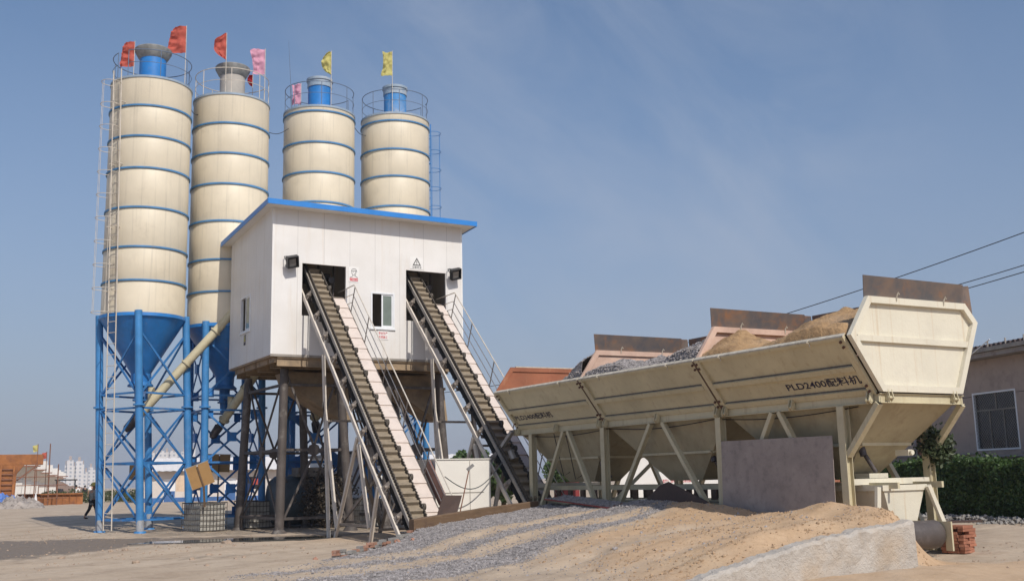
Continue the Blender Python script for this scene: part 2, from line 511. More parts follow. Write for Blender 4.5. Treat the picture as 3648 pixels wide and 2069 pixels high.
class MB:
    """collects shapes in world coordinates; build() links them as ONE mesh object"""

    def __init__(s):
        s.v, s.f, s.k = [], [], []
        s.mi = 0

    def add(s, verts, faces):
        n = len(s.v)
        s.v += [tuple(p) for p in verts]
        for f in faces:
            s.f.append(tuple(i + n for i in f))
            s.k.append(s.mi)
        return s

    def box(s, lo, hi):
        x0, y0, z0 = lo
        x1, y1, z1 = hi
        return s.add([(x0, y0, z0), (x1, y0, z0), (x1, y1, z0), (x0, y1, z0), (x0, y0, z1), (x1, y0, z1), (x1, y1, z1), (x0, y1, z1)],
                     [(0, 3, 2, 1), (4, 5, 6, 7), (0, 1, 5, 4), (1, 2, 6, 5), (2, 3, 7, 6), (3, 0, 4, 7)])

    def frame_box(s, o, u, v, w):
        """parallelepiped from corner o with edge vectors u, v, w"""
        o, u, v, w = map(V, (o, u, v, w))
        P = [o, o + u, o + u + v, o + v, o + w, o + u + w, o + u + v + w, o + v + w]
        F = [(0, 3, 2, 1), (4, 5, 6, 7), (0, 1, 5, 4), (1, 2, 6, 5), (2, 3, 7, 6), (3, 0, 4, 7)]
        if u.cross(v).dot(w) < 0:
            F = [f[::-1] for f in F]
        return s.add(P, F)

    def beam(s, p, q, w, h=None, up=(0, 0, 1)):
        h = h or w
        p, q = V(p), V(q)
        d = (q - p)
        L = d.length
        d.normalize()
        u = d.cross(V(up))
        if u.length < 1e-4:
            u = d.cross(V(1, 0, 0))
        u.normalize()
        v = u.cross(d).normalized()
        return s.frame_box(p - u * w / 2 - v * h / 2, u * w, v * h, d * L)

    def angle(s, p, q, w, t=.012, up=(0, 0, 1)):
        """L section"""
        p, q = V(p), V(q)
        d = (q - p).normalized()
        u = d.cross(V(up))
        if u.length < 1e-4:
            u = d.cross(V(1, 0, 0))
        u.normalize()
        v = u.cross(d).normalized()
        L = (q - p)
        s.frame_box(p - u * w / 2 - v * w / 2, u * w, v * t, L)
        s.frame_box(p - u * w / 2 - v * (w / 2 - t), u * t, v * (w - t), L)
        return s

    def tube(s, p, q, r, r2=None, n=12, caps=True):
        p, q = V(p), V(q)
        r2 = r if r2 is None else r2
        d = (q - p).normalized()
        u = d.cross(V(0, 0, 1))
        if u.length < 1e-4:
            u = V(1, 0, 0)
        u.normalize()
        v = d.cross(u)
        P = []
        for c, rr in ((p, r), (q, r2)):
            for i in range(n):
                a = 2 * math.pi * i / n
                P.append(c + u * math.cos(a) * rr + v * math.sin(a) * rr)
        F = [(i, (i + 1) % n, n + (i + 1) % n, n + i) for i in range(n)]
        if caps:
            F += [tuple(range(n))[::-1], tuple(range(n, 2 * n))]
        return s.add(P, F)

    def path(s, pts, r, n=6):
        pts = [V(p) for p in pts]
        P, F = [], []
        u = None
        for i, p in enumerate(pts):
            d = (pts[min(i + 1, len(pts) - 1)] - pts[max(i - 1, 0)]).normalized()
            if u is None:
                u = d.cross(V(0, 0, 1))
                if u.length < 1e-3:
                    u = V(1, 0, 0)
            u = (u - d * u.dot(d)).normalized()
            v = d.cross(u)
            for k in range(n):
                a = 2 * math.pi * k / n
                P.append(p + u * math.cos(a) * r + v * math.sin(a) * r)
        for i in range(len(pts) - 1):
            for k in range(n):
                F.append((i * n + k, i * n + (k + 1) % n, (i + 1) * n + (k + 1) % n, (i + 1) * n + k))
        F += [tuple(range(n))[::-1], tuple(range((len(pts) - 1) * n, len(pts) * n))]
        return s.add(P, F)

    def lathe(s, prof, c, n=48, close=False):
        """profile of (r, z) about a vertical axis through c"""
        P, F = [], []
        for r, z in prof:
            for i in range(n):
                a = 2 * math.pi * i / n
                P.append((c[0] + r * math.cos(a), c[1] + r * math.sin(a), c[2] + z))
        m = len(prof)
        for j in range(m - 1 if not close else m):
            for i in range(n):
                F.append((j * n + i, j * n + (i + 1) % n, ((j + 1) % m) * n + (i + 1) % n, ((j + 1) % m) * n + i))
        return s.add(P, F)

    def ring(s, c, rad, r, n=48, m=6, a0=0., a1=360.):
        full = abs(a1 - a0) >= 360
        pts = []
        for i in range(n + (0 if full else 1)):
            a = R(a0 + (a1 - a0) * i / n)
            pts.append((a, V(c[0] + rad * math.cos(a), c[1] + rad * math.sin(a), c[2])))
        P, F = [], []
        for a, p in pts:
            for k in range(m):
                b = 2 * math.pi * k / m
                P.append(p + V(math.cos(a), math.sin(a), 0) * (r * math.cos(b)) + V(0, 0, r * math.sin(b)))
        N = len(pts)
        for i in range(N if full else N - 1):
            for k in range(m):
                j = (i + 1) % N
                F.append((i * m + k, j * m + k, j * m + (k + 1) % m, i * m + (k + 1) % m))
        return s.add(P, F)

    def prism(s, poly, ext):
        """3D polygon extruded by vector"""
        poly = [V(p) for p in poly]
        e = V(ext)
        n = len(poly)
        nrm = V(0, 0, 0)
        for i in range(n):
            nrm += poly[i].cross(poly[(i + 1) % n])
        P = poly + [p + e for p in poly]
        F = [tuple(range(n))[::-1], tuple(range(n, 2 * n))] + [(i, (i + 1) % n, n + (i + 1) % n, n + i) for i in range(n)]
        if nrm.dot(e) < 0:
            F = [f[::-1] for f in F]
        return s.add(P, F)

    def wall(s, o, u, v, n, th, holes=()):
        """slab with rectangular holes. o corner, u, v edge vectors (full lengths), n outward normal, th thickness"""
        o, u, v, n = V(o), V(u), V(v), V(n)
        lu, lv = u.length, v.length
        ud, vd = u.normalized(), v.normalized()
        us = sorted({0, lu, *[h[0] for h in holes], *[h[1] for h in holes]})
        vs = sorted({0, lv, *[h[2] for h in holes], *[h[3] for h in holes]})

        def hole(a, b):
            return any(h[0] <= a <= h[1] and h[2] <= b <= h[3] for h in holes)

        def solid(i, j):
            if i < 0 or j < 0 or i >= len(us) - 1 or j >= len(vs) - 1:
                return False
            return not hole((us[i] + us[i + 1]) / 2, (vs[j] + vs[j + 1]) / 2)
        fl = ud.cross(vd).dot(n) > 0

        def q(pts, flip):
            s.add(pts, [(0, 1, 2, 3) if flip else (3, 2, 1, 0)])
        for i in range(len(us) - 1):
            for j in range(len(vs) - 1):
                if not solid(i, j):
                    continue
                a = o + ud * us[i] + vd * vs[j]
                b = o + ud * us[i + 1] + vd * vs[j]
                c = o + ud * us[i + 1] + vd * vs[j + 1]
                d = o + ud * us[i] + vd * vs[j + 1]
                B = -n * th
                q((a, b, c, d), fl)
                q((a + B, b + B, c + B, d + B), not fl)
                if not solid(i, j - 1):
                    q((a, a + B, b + B, b), fl)
                if not solid(i, j + 1):
                    q((d, c, c + B, d + B), fl)
                if not solid(i - 1, j):
                    q((a, d, d + B, a + B), fl)
                if not solid(i + 1, j):
                    q((b, b + B, c + B, c), fl)
        return s

    def build(s, name, mat, parent=None, smooth=False):
        off = org(parent) if parent is not None else V(0, 0, 0)
        me = bpy.data.meshes.new(name)
        vv = [(a - off.x, b - off.y, c - off.z) for a, b, c in s.v]
        me.from_pydata(vv, [], s.f)
        mats = mat if isinstance(mat, (list, tuple)) else [mat]
        for m_ in mats:
            me.materials.append(MAT[m_] if isinstance(m_, str) else m_)
        if len(mats) > 1:
            me.polygons.foreach_set('material_index', s.k)
        me.update()
        if smooth:
            me.polygons.foreach_set('use_smooth', [True] * len(me.polygons))
            me.set_sharp_from_angle(angle=R(38))
        o = bpy.data.objects.new(name, me)
        COL.objects.link(o)
        if parent is not None:
            o.parent = parent
        return o

    def solo(s, name, mat, label, cat, group=None, smooth=False, kind=None, loc=None):
        """a one-mesh thing, origin at its base"""
        a = np.array(s.v)
        c = V(*((a.min(0) + a.max(0)) / 2))
        c.z = a[:, 2].min()
        s.v = [(p[0] - c.x, p[1] - c.y, p[2] - c.z) for p in s.v]
        o = s.build(name, mat, None, smooth)
        o.location = c
        tag(o, label, cat, group, kind)
        return o


def tag(o, label=None, cat=None, group=None, kind=None):
    if label:
        o['label'] = label
    if cat:
        o['category'] = cat
    if group:
        o['group'] = group
    if kind:
        o['kind'] = kind
    return o


def thing(name, loc, label, cat, group=None):
    o = bpy.data.objects.new(name, None)
    o.empty_display_size = .3
    COL.objects.link(o)
    o.location = loc
    ORG[o.name] = V(loc)
    return tag(o, label, cat, group)


def copy_tree(o, parent=None):
    c = o.copy()
    COL.objects.link(c)
    if parent is not None:
        c.parent = parent
    for ch in [x for x in bpy.data.objects if x.parent == o]:
        copy_tree(ch, c)
    return c


def np_mesh(name, verts, faces, mats, smooth=False):
    """verts (n,3), faces (m,k) arrays, all faces of k corners"""
    me = bpy.data.meshes.new(name)
    n, k = faces.shape
    me.vertices.add(len(verts))
    me.vertices.foreach_set('co', np.asarray(verts, np.float32).ravel())
    me.loops.add(n * k)
    me.loops.foreach_set('vertex_index', faces.astype(np.int32).ravel())
    me.polygons.add(n)
    me.polygons.foreach_set('loop_start', np.arange(0, n * k, k, dtype=np.int32))
    me.polygons.foreach_set('loop_total', np.full(n, k, np.int32))
    for m_ in mats:
        me.materials.append(MAT[m_] if isinstance(m_, str) else m_)
    me.update(calc_edges=True)
    me.polygons.foreach_set('use_smooth', [smooth] * n)
    me.validate()
    return me


# numpy value noise
_rs = np.random.RandomState(7)
_tab = _rs.rand(256, 256)


def vnoise(x, y):
    xi, yi = np.floor(x).astype(int), np.floor(y).astype(int)
    fx, fy = x - xi, y - yi
    fx, fy = fx * fx * (3 - 2 * fx), fy * fy * (3 - 2 * fy)
    t = lambda a, b: _tab[a % 256, b % 256]
    return (t(xi, yi) * (1 - fx) + t(xi + 1, yi) * fx) * (1 - fy) + (t(xi, yi + 1) * (1 - fx) + t(xi + 1, yi + 1) * fx) * fy


def fbm(x, y, o=4):
    r, a, s = 0, .5, 0
    for i in range(o):
        r = r + a * vnoise(x * 2 ** i + 17.3 * i, y * 2 ** i + 5.1 * i)
        s += a
        a *= .5
    return r / s


def sst(a, b, x):
    t = np.clip((x - a) / (b - a), 0, 1)
    return t * t * (3 - 2 * t)


# ------------------------------------------------------------------ terrain
def kerb_y(x):
    return np.where(x < 11.8, np.interp(x, [5.0, 6.8, 8.9, 11.7], [19.4, 20.9, 22.9, 25.2]), np.interp(x, [11.8, 16.2], [25.45, 26.9]))


def height(x, y, detail=True):
    x, y = np.asarray(x, float), np.asarray(y, float)
    z = .25 * sst(40, 60, y + .15 * x) + .04 * sst(30, 40, y)
    crest = np.interp(y, [12.6, 14., 15.2, 16.3, 17.2, 18.7, 20.1, 23.2, 26.9], [.86, .98, 1.06, .88, .84, 1.02, 1.08, 1.0, .86])
    sh = np.interp(x, [7.0, 9., 10.56, 11.9, 12.5, 14.2, 15.3, 15.95, 16.45, 17.3], [0, .03, .12, .42, .52, .70, .84, 1.0, .85, 0])
    up = sst(14.2, 16.0, x)
    ramp = sh * (up * crest + (1 - up))
    ky = kerb_y(x)
    north = 1 - sst(ky - .05, ky + .35 + .5 * sst(13, 16, x), y)
    south = np.where(x < 14.9, sst(12.47, 12.6, y), sst(12.6 + (x - 14.9) * .55 - .35, 13.2 + (x - 14.9) * .6, y))
    rm = north * south
    z = z + ramp * rm
    if detail:
        n = fbm(x * .35, y * .35, 3) - .5
        n2 = fbm(x * 1.7, y * 1.7, 4) - .5
        pd = np.exp(-(((x - 9.6) / 3.9) ** 2 + ((y - 32.9 + .30 * (x - 9.6)) / 1.15) ** 2) ** 2)
        z = z + (n * .10 * (1 - rm) * sst(70, 40, y) + n2 * (.06 + .05 * rm)) * (1 - .9 * pd)
        z = z + (fbm(x * 4.5 + 9, y * 4.5, 3) - .5) * .05 * rm
        # wheel ruts along the ramp
        for yc, d in ((21.9, .05), (19.9, .05), (16.4, .05), (14.6, .04)):
            z = z - d * np.exp(-((y - yc - .25 * np.sin(x * .6)) / .28) ** 2) * rm * sst(8, 10, x)
        # lumpy sand ridge along the wall
        z = z + rm * .17 * np.exp(-((y - 13.35) / .38) ** 2) * sst(9.5, 12.5, x) * sst(15.6, 14.6, x) * (.55 + .9 * fbm(x * 1.3, y * 1.3, 2))
        # puddle bed and the wet track
        z = z - .07 * pd
        z = z + .10 * np.exp(-(((x - 6.3) / 1.9) ** 2 + ((y - 28.6) / 1.6) ** 2)) * (.6 + .8 * fbm(x * 1.9, y * 1.9, 3))
        # sand drift in front of the steel tower
        z = z + .09 * np.exp(-(((x - 13.2) / 1.6) ** 2 + ((y - 31.6) / 1.2) ** 2))
        # drift of loose sand below the wall
        z = z + .10 * np.exp(-(((x - 14.6) / 2.2) ** 2 + ((y - 11.8) / .7) ** 2))
    return z


def grid_axis(segs):
    a = []
    for lo, hi, st in segs:
        a.append(np.arange(lo, hi - 1e-6, st))
    return np.concatenate(a + [np.array([segs[-1][1]])])


xs = grid_axis([(-3000, -400, 260), (-400, -40, 60), (-40, 0, 2.), (0, 20, .11), (20, 40, .4), (40, 120, 4.), (120, 400, 40), (400, 3000, 260)])
ys = grid_axis([(-3000, -400, 260), (-400, -40, 60), (-40, 8, 2.), (8, 12.46, .12), (12.46, 12.62, .04), (12.62, 28, .09), (28, 48, .17), (48, 120, 1.2), (120, 400, 20), (400, 3000, 260)])
GX, GY = np.meshgrid(xs, ys, indexing='ij')
GZ = height(GX, GY)
nx, ny = GX.shape
idx = np.arange(nx * ny).reshape(nx, ny)
faces = np.stack([idx[:-1, :-1], idx[1:, :-1], idx[1:, 1:], idx[:-1, 1:]], -1).reshape(-1, 4)
gm = np_mesh('ground', np.stack([GX, GY, GZ], -1).reshape(-1, 3), faces, ['ground'], True)


def ramp_mask(x, y):
    ky = kerb_y(x)
    return (1 - sst(ky - .1, ky + .25, y)) * sst(12.3, 12.7, y) * sst(17.5, 16.8, x)


def gravel_amt(x, y):
    w = (fbm(x * .5, y * .9, 3) - .5)
    yy = y + .9 * w
    lim = np.interp(x, [6, 9, 12, 14, 15, 16.3], [15.6, 17.3, 18.5, 19.0, 19.6, 20.0])
    g = sst(-.15, .35, yy - lim)
    for yc, hw in ((22.2, .52), (20.2, .50)):
        yt = yc + np.interp(x, [5, 10, 16], [-1.6, -.3, .3])
        hwt = hw * np.interp(x, [9, 14.5, 15.6], [1.25, 1., .0])
        g = g * (1 - .88 * sst(.35, -.2, np.abs(y + .35 * w - yt) - hwt))
    g = g * sst(4.6, 8.5, x + 3 * w) * ramp_mask(x, y)
    return np.clip(g, 0, 1)


def sand_amt(x, y):
    s = ramp_mask(x, y) * sst(8.5, 12., x + 3 * (fbm(x * .4, y * .4, 3) - .5)) * (1 - gravel_amt(x, y))
    rut = np.exp(-((y - 16.4 - .25 * np.sin(x * .6)) / .5) ** 2) + np.exp(-((y - 14.75) / .25) ** 2) * .5
    s = s * (1 - .8 * rut * sst(15.4, 13.5, x))
    s = s * (1 - .85 * sst(-.6, .2, y + 1.5 * (fbm(x * .5, y * .9, 3) - .5) - np.interp(x, [6, 9, 12, 14, 15, 16.3], [15.6, 17.3, 18.5, 19.0, 19.6, 20.0])) * sst(15.8, 14.8, x))
    low = sst(12.5, 12.2, y) * sst(9, 13, x) * .75 * sst(.35, .6, fbm(x * .5, y * .5, 3) + .1)
    drift = np.exp(-(((x - 12.9) / 2.3) ** 2 + ((y - 31.0) / 1.8) ** 2)) * .6
    return np.clip(s + low + drift, 0, 1)


wyc = np.interp(GX, [0, 3, 6, 9, 13], [33.4, 33.7, 34.0, 33.4, 32.2]) + 1.2 * (fbm(GX * .5, GY * .5, 3) - .5)
whw = np.interp(GX, [0, 3, 6, 9, 13], [6.2, 5.6, 3.0, 1.9, 1.0])
wet = np.exp(-np.abs((GY - wyc) / whw) ** 4) * sst(-6, 0, GX) * sst(15, 12.5, GX)
wet = np.clip(wet * (.55 + .75 * fbm(GX * .45 + 3, GY * .8, 4)), 0, 1)
mud_shade = sst(33.8, 35.5, GY + .35 * (GX - 12)) * sst(48, 43, GY) * sst(5.2, 8.5, GX) * sst(24, 18, GX)
mud_shade = np.maximum(mud_shade, 1.4 * sst(16.3, 16.8, GX) * sst(19.6, 18.9, GX) * sst(14.2, 15., GY) * sst(28.6, 27.6, GY))  # shade under the hopper painted into the ground as a darker area
mud_shade = np.clip(np.maximum(mud_shade * .55, .5 * np.exp(-(((GX - 6.5) / 1.8) ** 2 + ((GY - 25.8) / .8) ** 2))), 0, 1)
for nm, arr in (('gravel', gravel_amt(GX, GY)), ('sand', sand_amt(GX, GY)), ('wet', wet), ('mud_shade', mud_shade)):
    at = gm.attributes.new(nm, 'FLOAT', 'POINT')
    at.data.foreach_set('value', np.asarray(arr, np.float32).ravel())
go = bpy.data.objects.new('ground', gm)
COL.objects.link(go)
tag(go, kind='structure')


def H(x, y):
    return float(height(np.array([x]), np.array([y]))[0])


# puddle of standing water lying in the track
pt = NT('puddle_water')
MAT['water'] = pt.out((.05, .05, .048), .06, pt.bump(pt.noise(3, 3), .05, .01))
m = MB()
N = 90
pts = []
for i in range(N):
    a = 2 * math.pi * i / N
    k = 1 + .34 * mnoise.noise(V(2.2 * math.cos(a), 2.2 * math.sin(a), 3.3)) + .12 * mnoise.noise(V(7 * math.cos(a), 7 * math.sin(a), 1.3))
    px, py = 3.5 * k * math.cos(a), .95 * k * math.sin(a)
    pts.append((9.6 + px, 32.9 + py - .30 * px, -.05))
m.prism(pts, (0, 0, .058))
tag(m.build('puddle', 'water'), kind='structure')


def octa_stones(px, py, pz, size, seed=1):
    """small angular stones as one numpy mesh"""
    rs = np.random.RandomState(seed)
    n = len(px)
    base = np.array([(1, 0, 0), (0, 1, 0), (-1, 0, 0), (0, -1, 0), (0, 0, 1), (0, 0, -1)], float)
    tri = np.array([(0, 1, 4), (1, 2, 4), (2, 3, 4), (3, 0, 4), (1, 0, 5), (2, 1, 5), (3, 2, 5), (0, 3, 5)])
    vv = base[None] * (1 + .5 * (rs.rand(n, 6, 1) - .5)) + .25 * (rs.rand(n, 6, 3) - .5)
    vv = vv * (size[:, None, None] * (.7 + .6 * rs.rand(n, 1, 3)))
    a = rs.rand(n) * 6.283
    b = rs.rand(n) * 6.283
    ca, sa, cb, sb = np.cos(a), np.sin(a), np.cos(b), np.sin(b)
    x = vv[..., 0] * ca[:, None] - vv[..., 1] * sa[:, None]
    y = vv[..., 0] * sa[:, None] + vv[..., 1] * ca[:, None]
    z = vv[..., 2]
    y2 = y * cb[:, None] - z * sb[:, None]
    z2 = y * sb[:, None] + z * cb[:, None]
    P = np.stack([x + px[:, None], y2 + py[:, None], z2 + pz[:, None]], -1).reshape(-1, 3)
    F = (np.arange(n)[:, None, None] * 6 + tri[None]).reshape(-1, 3)
    return P, F


rs = np.random.RandomState(3)
X = rs.uniform(5, 16.4, 420000)
Y = rs.uniform(14, 27, 420000)
keep = rs.rand(len(X)) < gravel_amt(X, Y) ** 1.5 * .34 + .006 * ramp_mask(X, Y)
X, Y = X[keep][:85000], Y[keep][:85000]
Z = height(X, Y)
P, F = octa_stones(X, Y, Z + .004, rs.uniform(.009, .022, len(X)) * (1 + (rs.rand(len(X)) < .05)), 4)
o = bpy.data.objects.new('gravel', np_mesh('gravel', P, F, ['stone']))
COL.objects.link(o)
tag(o, 'loose grey crushed stone strewn in bands over the ramp', 'gravel', kind='stuff')

# tiny clods and pebbles over the dirt
X = rs.uniform(-2, 22, 16000)
Y = rs.uniform(11, 46, 16000)
c = (rs.rand(len(X)) < .12 + .5 * (fbm(X * .4, Y * .4, 3) > .56)) & ~((np.abs(Y - 32.7 + .32 * (X - 9.1)) < .8) & (np.abs(X - 9.1) < 3.5))
X, Y = X[c], Y[c]
P, F = octa_stones(X, Y, height(X, Y) + .004, .006 + .03 * rs.rand(len(X)) ** 4, 5)
o = bpy.data.objects.new('pebbles', np_mesh('pebbles', P, F, ['tanrock']))
COL.objects.link(o)
tag(o, 'scattered small clods and pebbles on the dusty ground', 'pebbles', kind='stuff')


X = rs.uniform(9.5, 16.2, 60000)
Y = rs.uniform(12.7, 20.5, 60000)
pz = sand_amt(X, Y) * (.10 + .45 * np.exp(-((Y - 13.5) / .6) ** 2) + .35 * (fbm(X * .9, Y * .9, 3) > .58)) * (1 - gravel_amt(X, Y))
c = rs.rand(len(X)) < pz * .30
X, Y = X[c], Y[c]
P, F = octa_stones(X, Y, height(X, Y) + .002, .006 + .030 * rs.rand(len(X)) ** 4, 6)
o = bpy.data.objects.new('sand_clods', np_mesh('sand_clods', P, F, ['clod']))
COL.objects.link(o)
tag(o, 'small crumbly clods of damp sand on the sand slope', 'sand clods', kind='stuff')


def leaf_cloud(centers, size, seed=1):
    rs = np.random.RandomState(seed)
    n = len(centers)
    d1 = rs.randn(n, 3)
    d1 /= np.linalg.norm(d1, axis=1)[:, None]
    d2 = np.cross(d1, rs.randn(n, 3))
    d2 /= np.linalg.norm(d2, axis=1)[:, None]
    s = size * (.6 + .8 * rs.rand(n))[:, None]
    P = np.stack([centers - d1 * s, centers + d2 * s * .55, centers + d1 * s, centers - d2 * s * .55], 1).reshape(-1, 3)
    F = np.arange(n * 4).reshape(n, 4)
    return P, F


def np_obj(name, P, F, mats, parent=None, smooth=False):
    off = np.array(org(parent)) if parent is not None else 0
    o = bpy.data.objects.new(name, np_mesh(name, np.asarray(P) - off, F, mats, smooth))
    COL.objects.link(o)
    if parent is not None:
        o.parent = parent
    return o


# ------------------------------------------------------------------ text and signs
def text_mesh(body, o, xd, yd, width, height_, name, mat, parent, lift=.004, bold=0.0):
    """real lettering: o lower left corner, xd reading direction, yd up direction"""
    cu = bpy.data.curves.new(name, 'FONT')
    cu.body = body
    cu.size = 1
    cu.offset = bold
    cu.resolution_u = 3
    cu.extrude = 0.0
    ob = bpy.data.objects.new(name + '_tmp', cu)
    COL.objects.link(ob)
    dg = bpy.context.evaluated_depsgraph_get()
    dg.update()
    me = bpy.data.meshes.new_from_object(ob.evaluated_get(dg))
    bpy.data.objects.remove(ob)
    bpy.data.curves.remove(cu)
    co = np.empty(len(me.vertices) * 3)
    me.vertices.foreach_get('co', co)
    co = co.reshape(-1, 3)
    lo, hi = co.min(0), co.max(0)
    u = (co[:, 0] - lo[0]) / (hi[0] - lo[0]) * width
    v = (co[:, 1] - lo[1]) / (hi[1] - lo[1]) * height_
    xd, yd = V(xd).normalized(), V(yd).normalized()
    n = xd.cross(yd)
    W = np.array(V(o))[None] + u[:, None] * np.array(xd) + v[:, None] * np.array(yd) + lift * np.array(n)
    W = W - np.array(org(parent)) if parent is not None else W
    me.vertices.foreach_set('co', W.ravel())
    me.materials.clear()
    me.materials.append(MAT[mat])
    me.polygons.foreach_set('material_index', [0] * len(me.polygons))
    me.update()
    me.name = name
    r = bpy.data.objects.new(name, me)
    COL.objects.link(r)
    if parent is not None:
        r.parent = parent
    return r


# ------------------------------------------------------------------ cement silos
def flag(name, x, y, zt, h, w, mat, label, z0, shape='rect', lean=(0, 0)):
    t = thing(name, (x, y, z0), label, 'flag', 'flags on the silo tops')
    m = MB()
    m.tube((x, y, z0), (x + lean[0], y + lean[1], zt + .03), .016, .012, 8)
    m.build('pole', 'railw', t, True)
    # cloth: grid with ripples, streaming to the left of the view
    fl = V(-.90, .42, 0).normalized()
    sd_ = V(-.42, -.90, 0)
    n, k = 14, 26
    P, F = [], []
    sx = rnd.random() * 9
    for i in range(n + 1):
        for j in range(k + 1):
            u, v = i / n, j / k
            if shape == 'half':
                ww = w * (1 - abs(2 * v - .95) ** 2.2 * .92)
            else:
                ww = w * (1 - .16 * math.sin(v * 3 + sx) * u)
            p = V(x + lean[0] * (1 - v), y + lean[1] * (1 - v), zt - v * h)
            sag = -.16 * h * u * u * (.5 if shape == 'rect' else .2) * (1 + .5 * math.sin(v * 4 + sx))
            q = p + fl * (ww * u) + V(0, 0, sag * .5) + sd_ * ((.16 * mnoise.noise(V(u * 1.6 + sx, v * 3.2, sx)) + .10 * mnoise.noise(V(u * 3.5 - v * 2 + sx, v * 7., 1.7)) + .04 * mnoise.noise(V(u * 9, v * 15, sx))) * (.25 + u))
            P.append(q)
    for i in range(n):
        for j in range(k):
            a = i * (k + 1) + j
            F.append((a, a + k + 1, a + k + 2, a + 1))
    m = MB()
    m.add(P, F)
    m.build('cloth', mat, t, True)
    return t


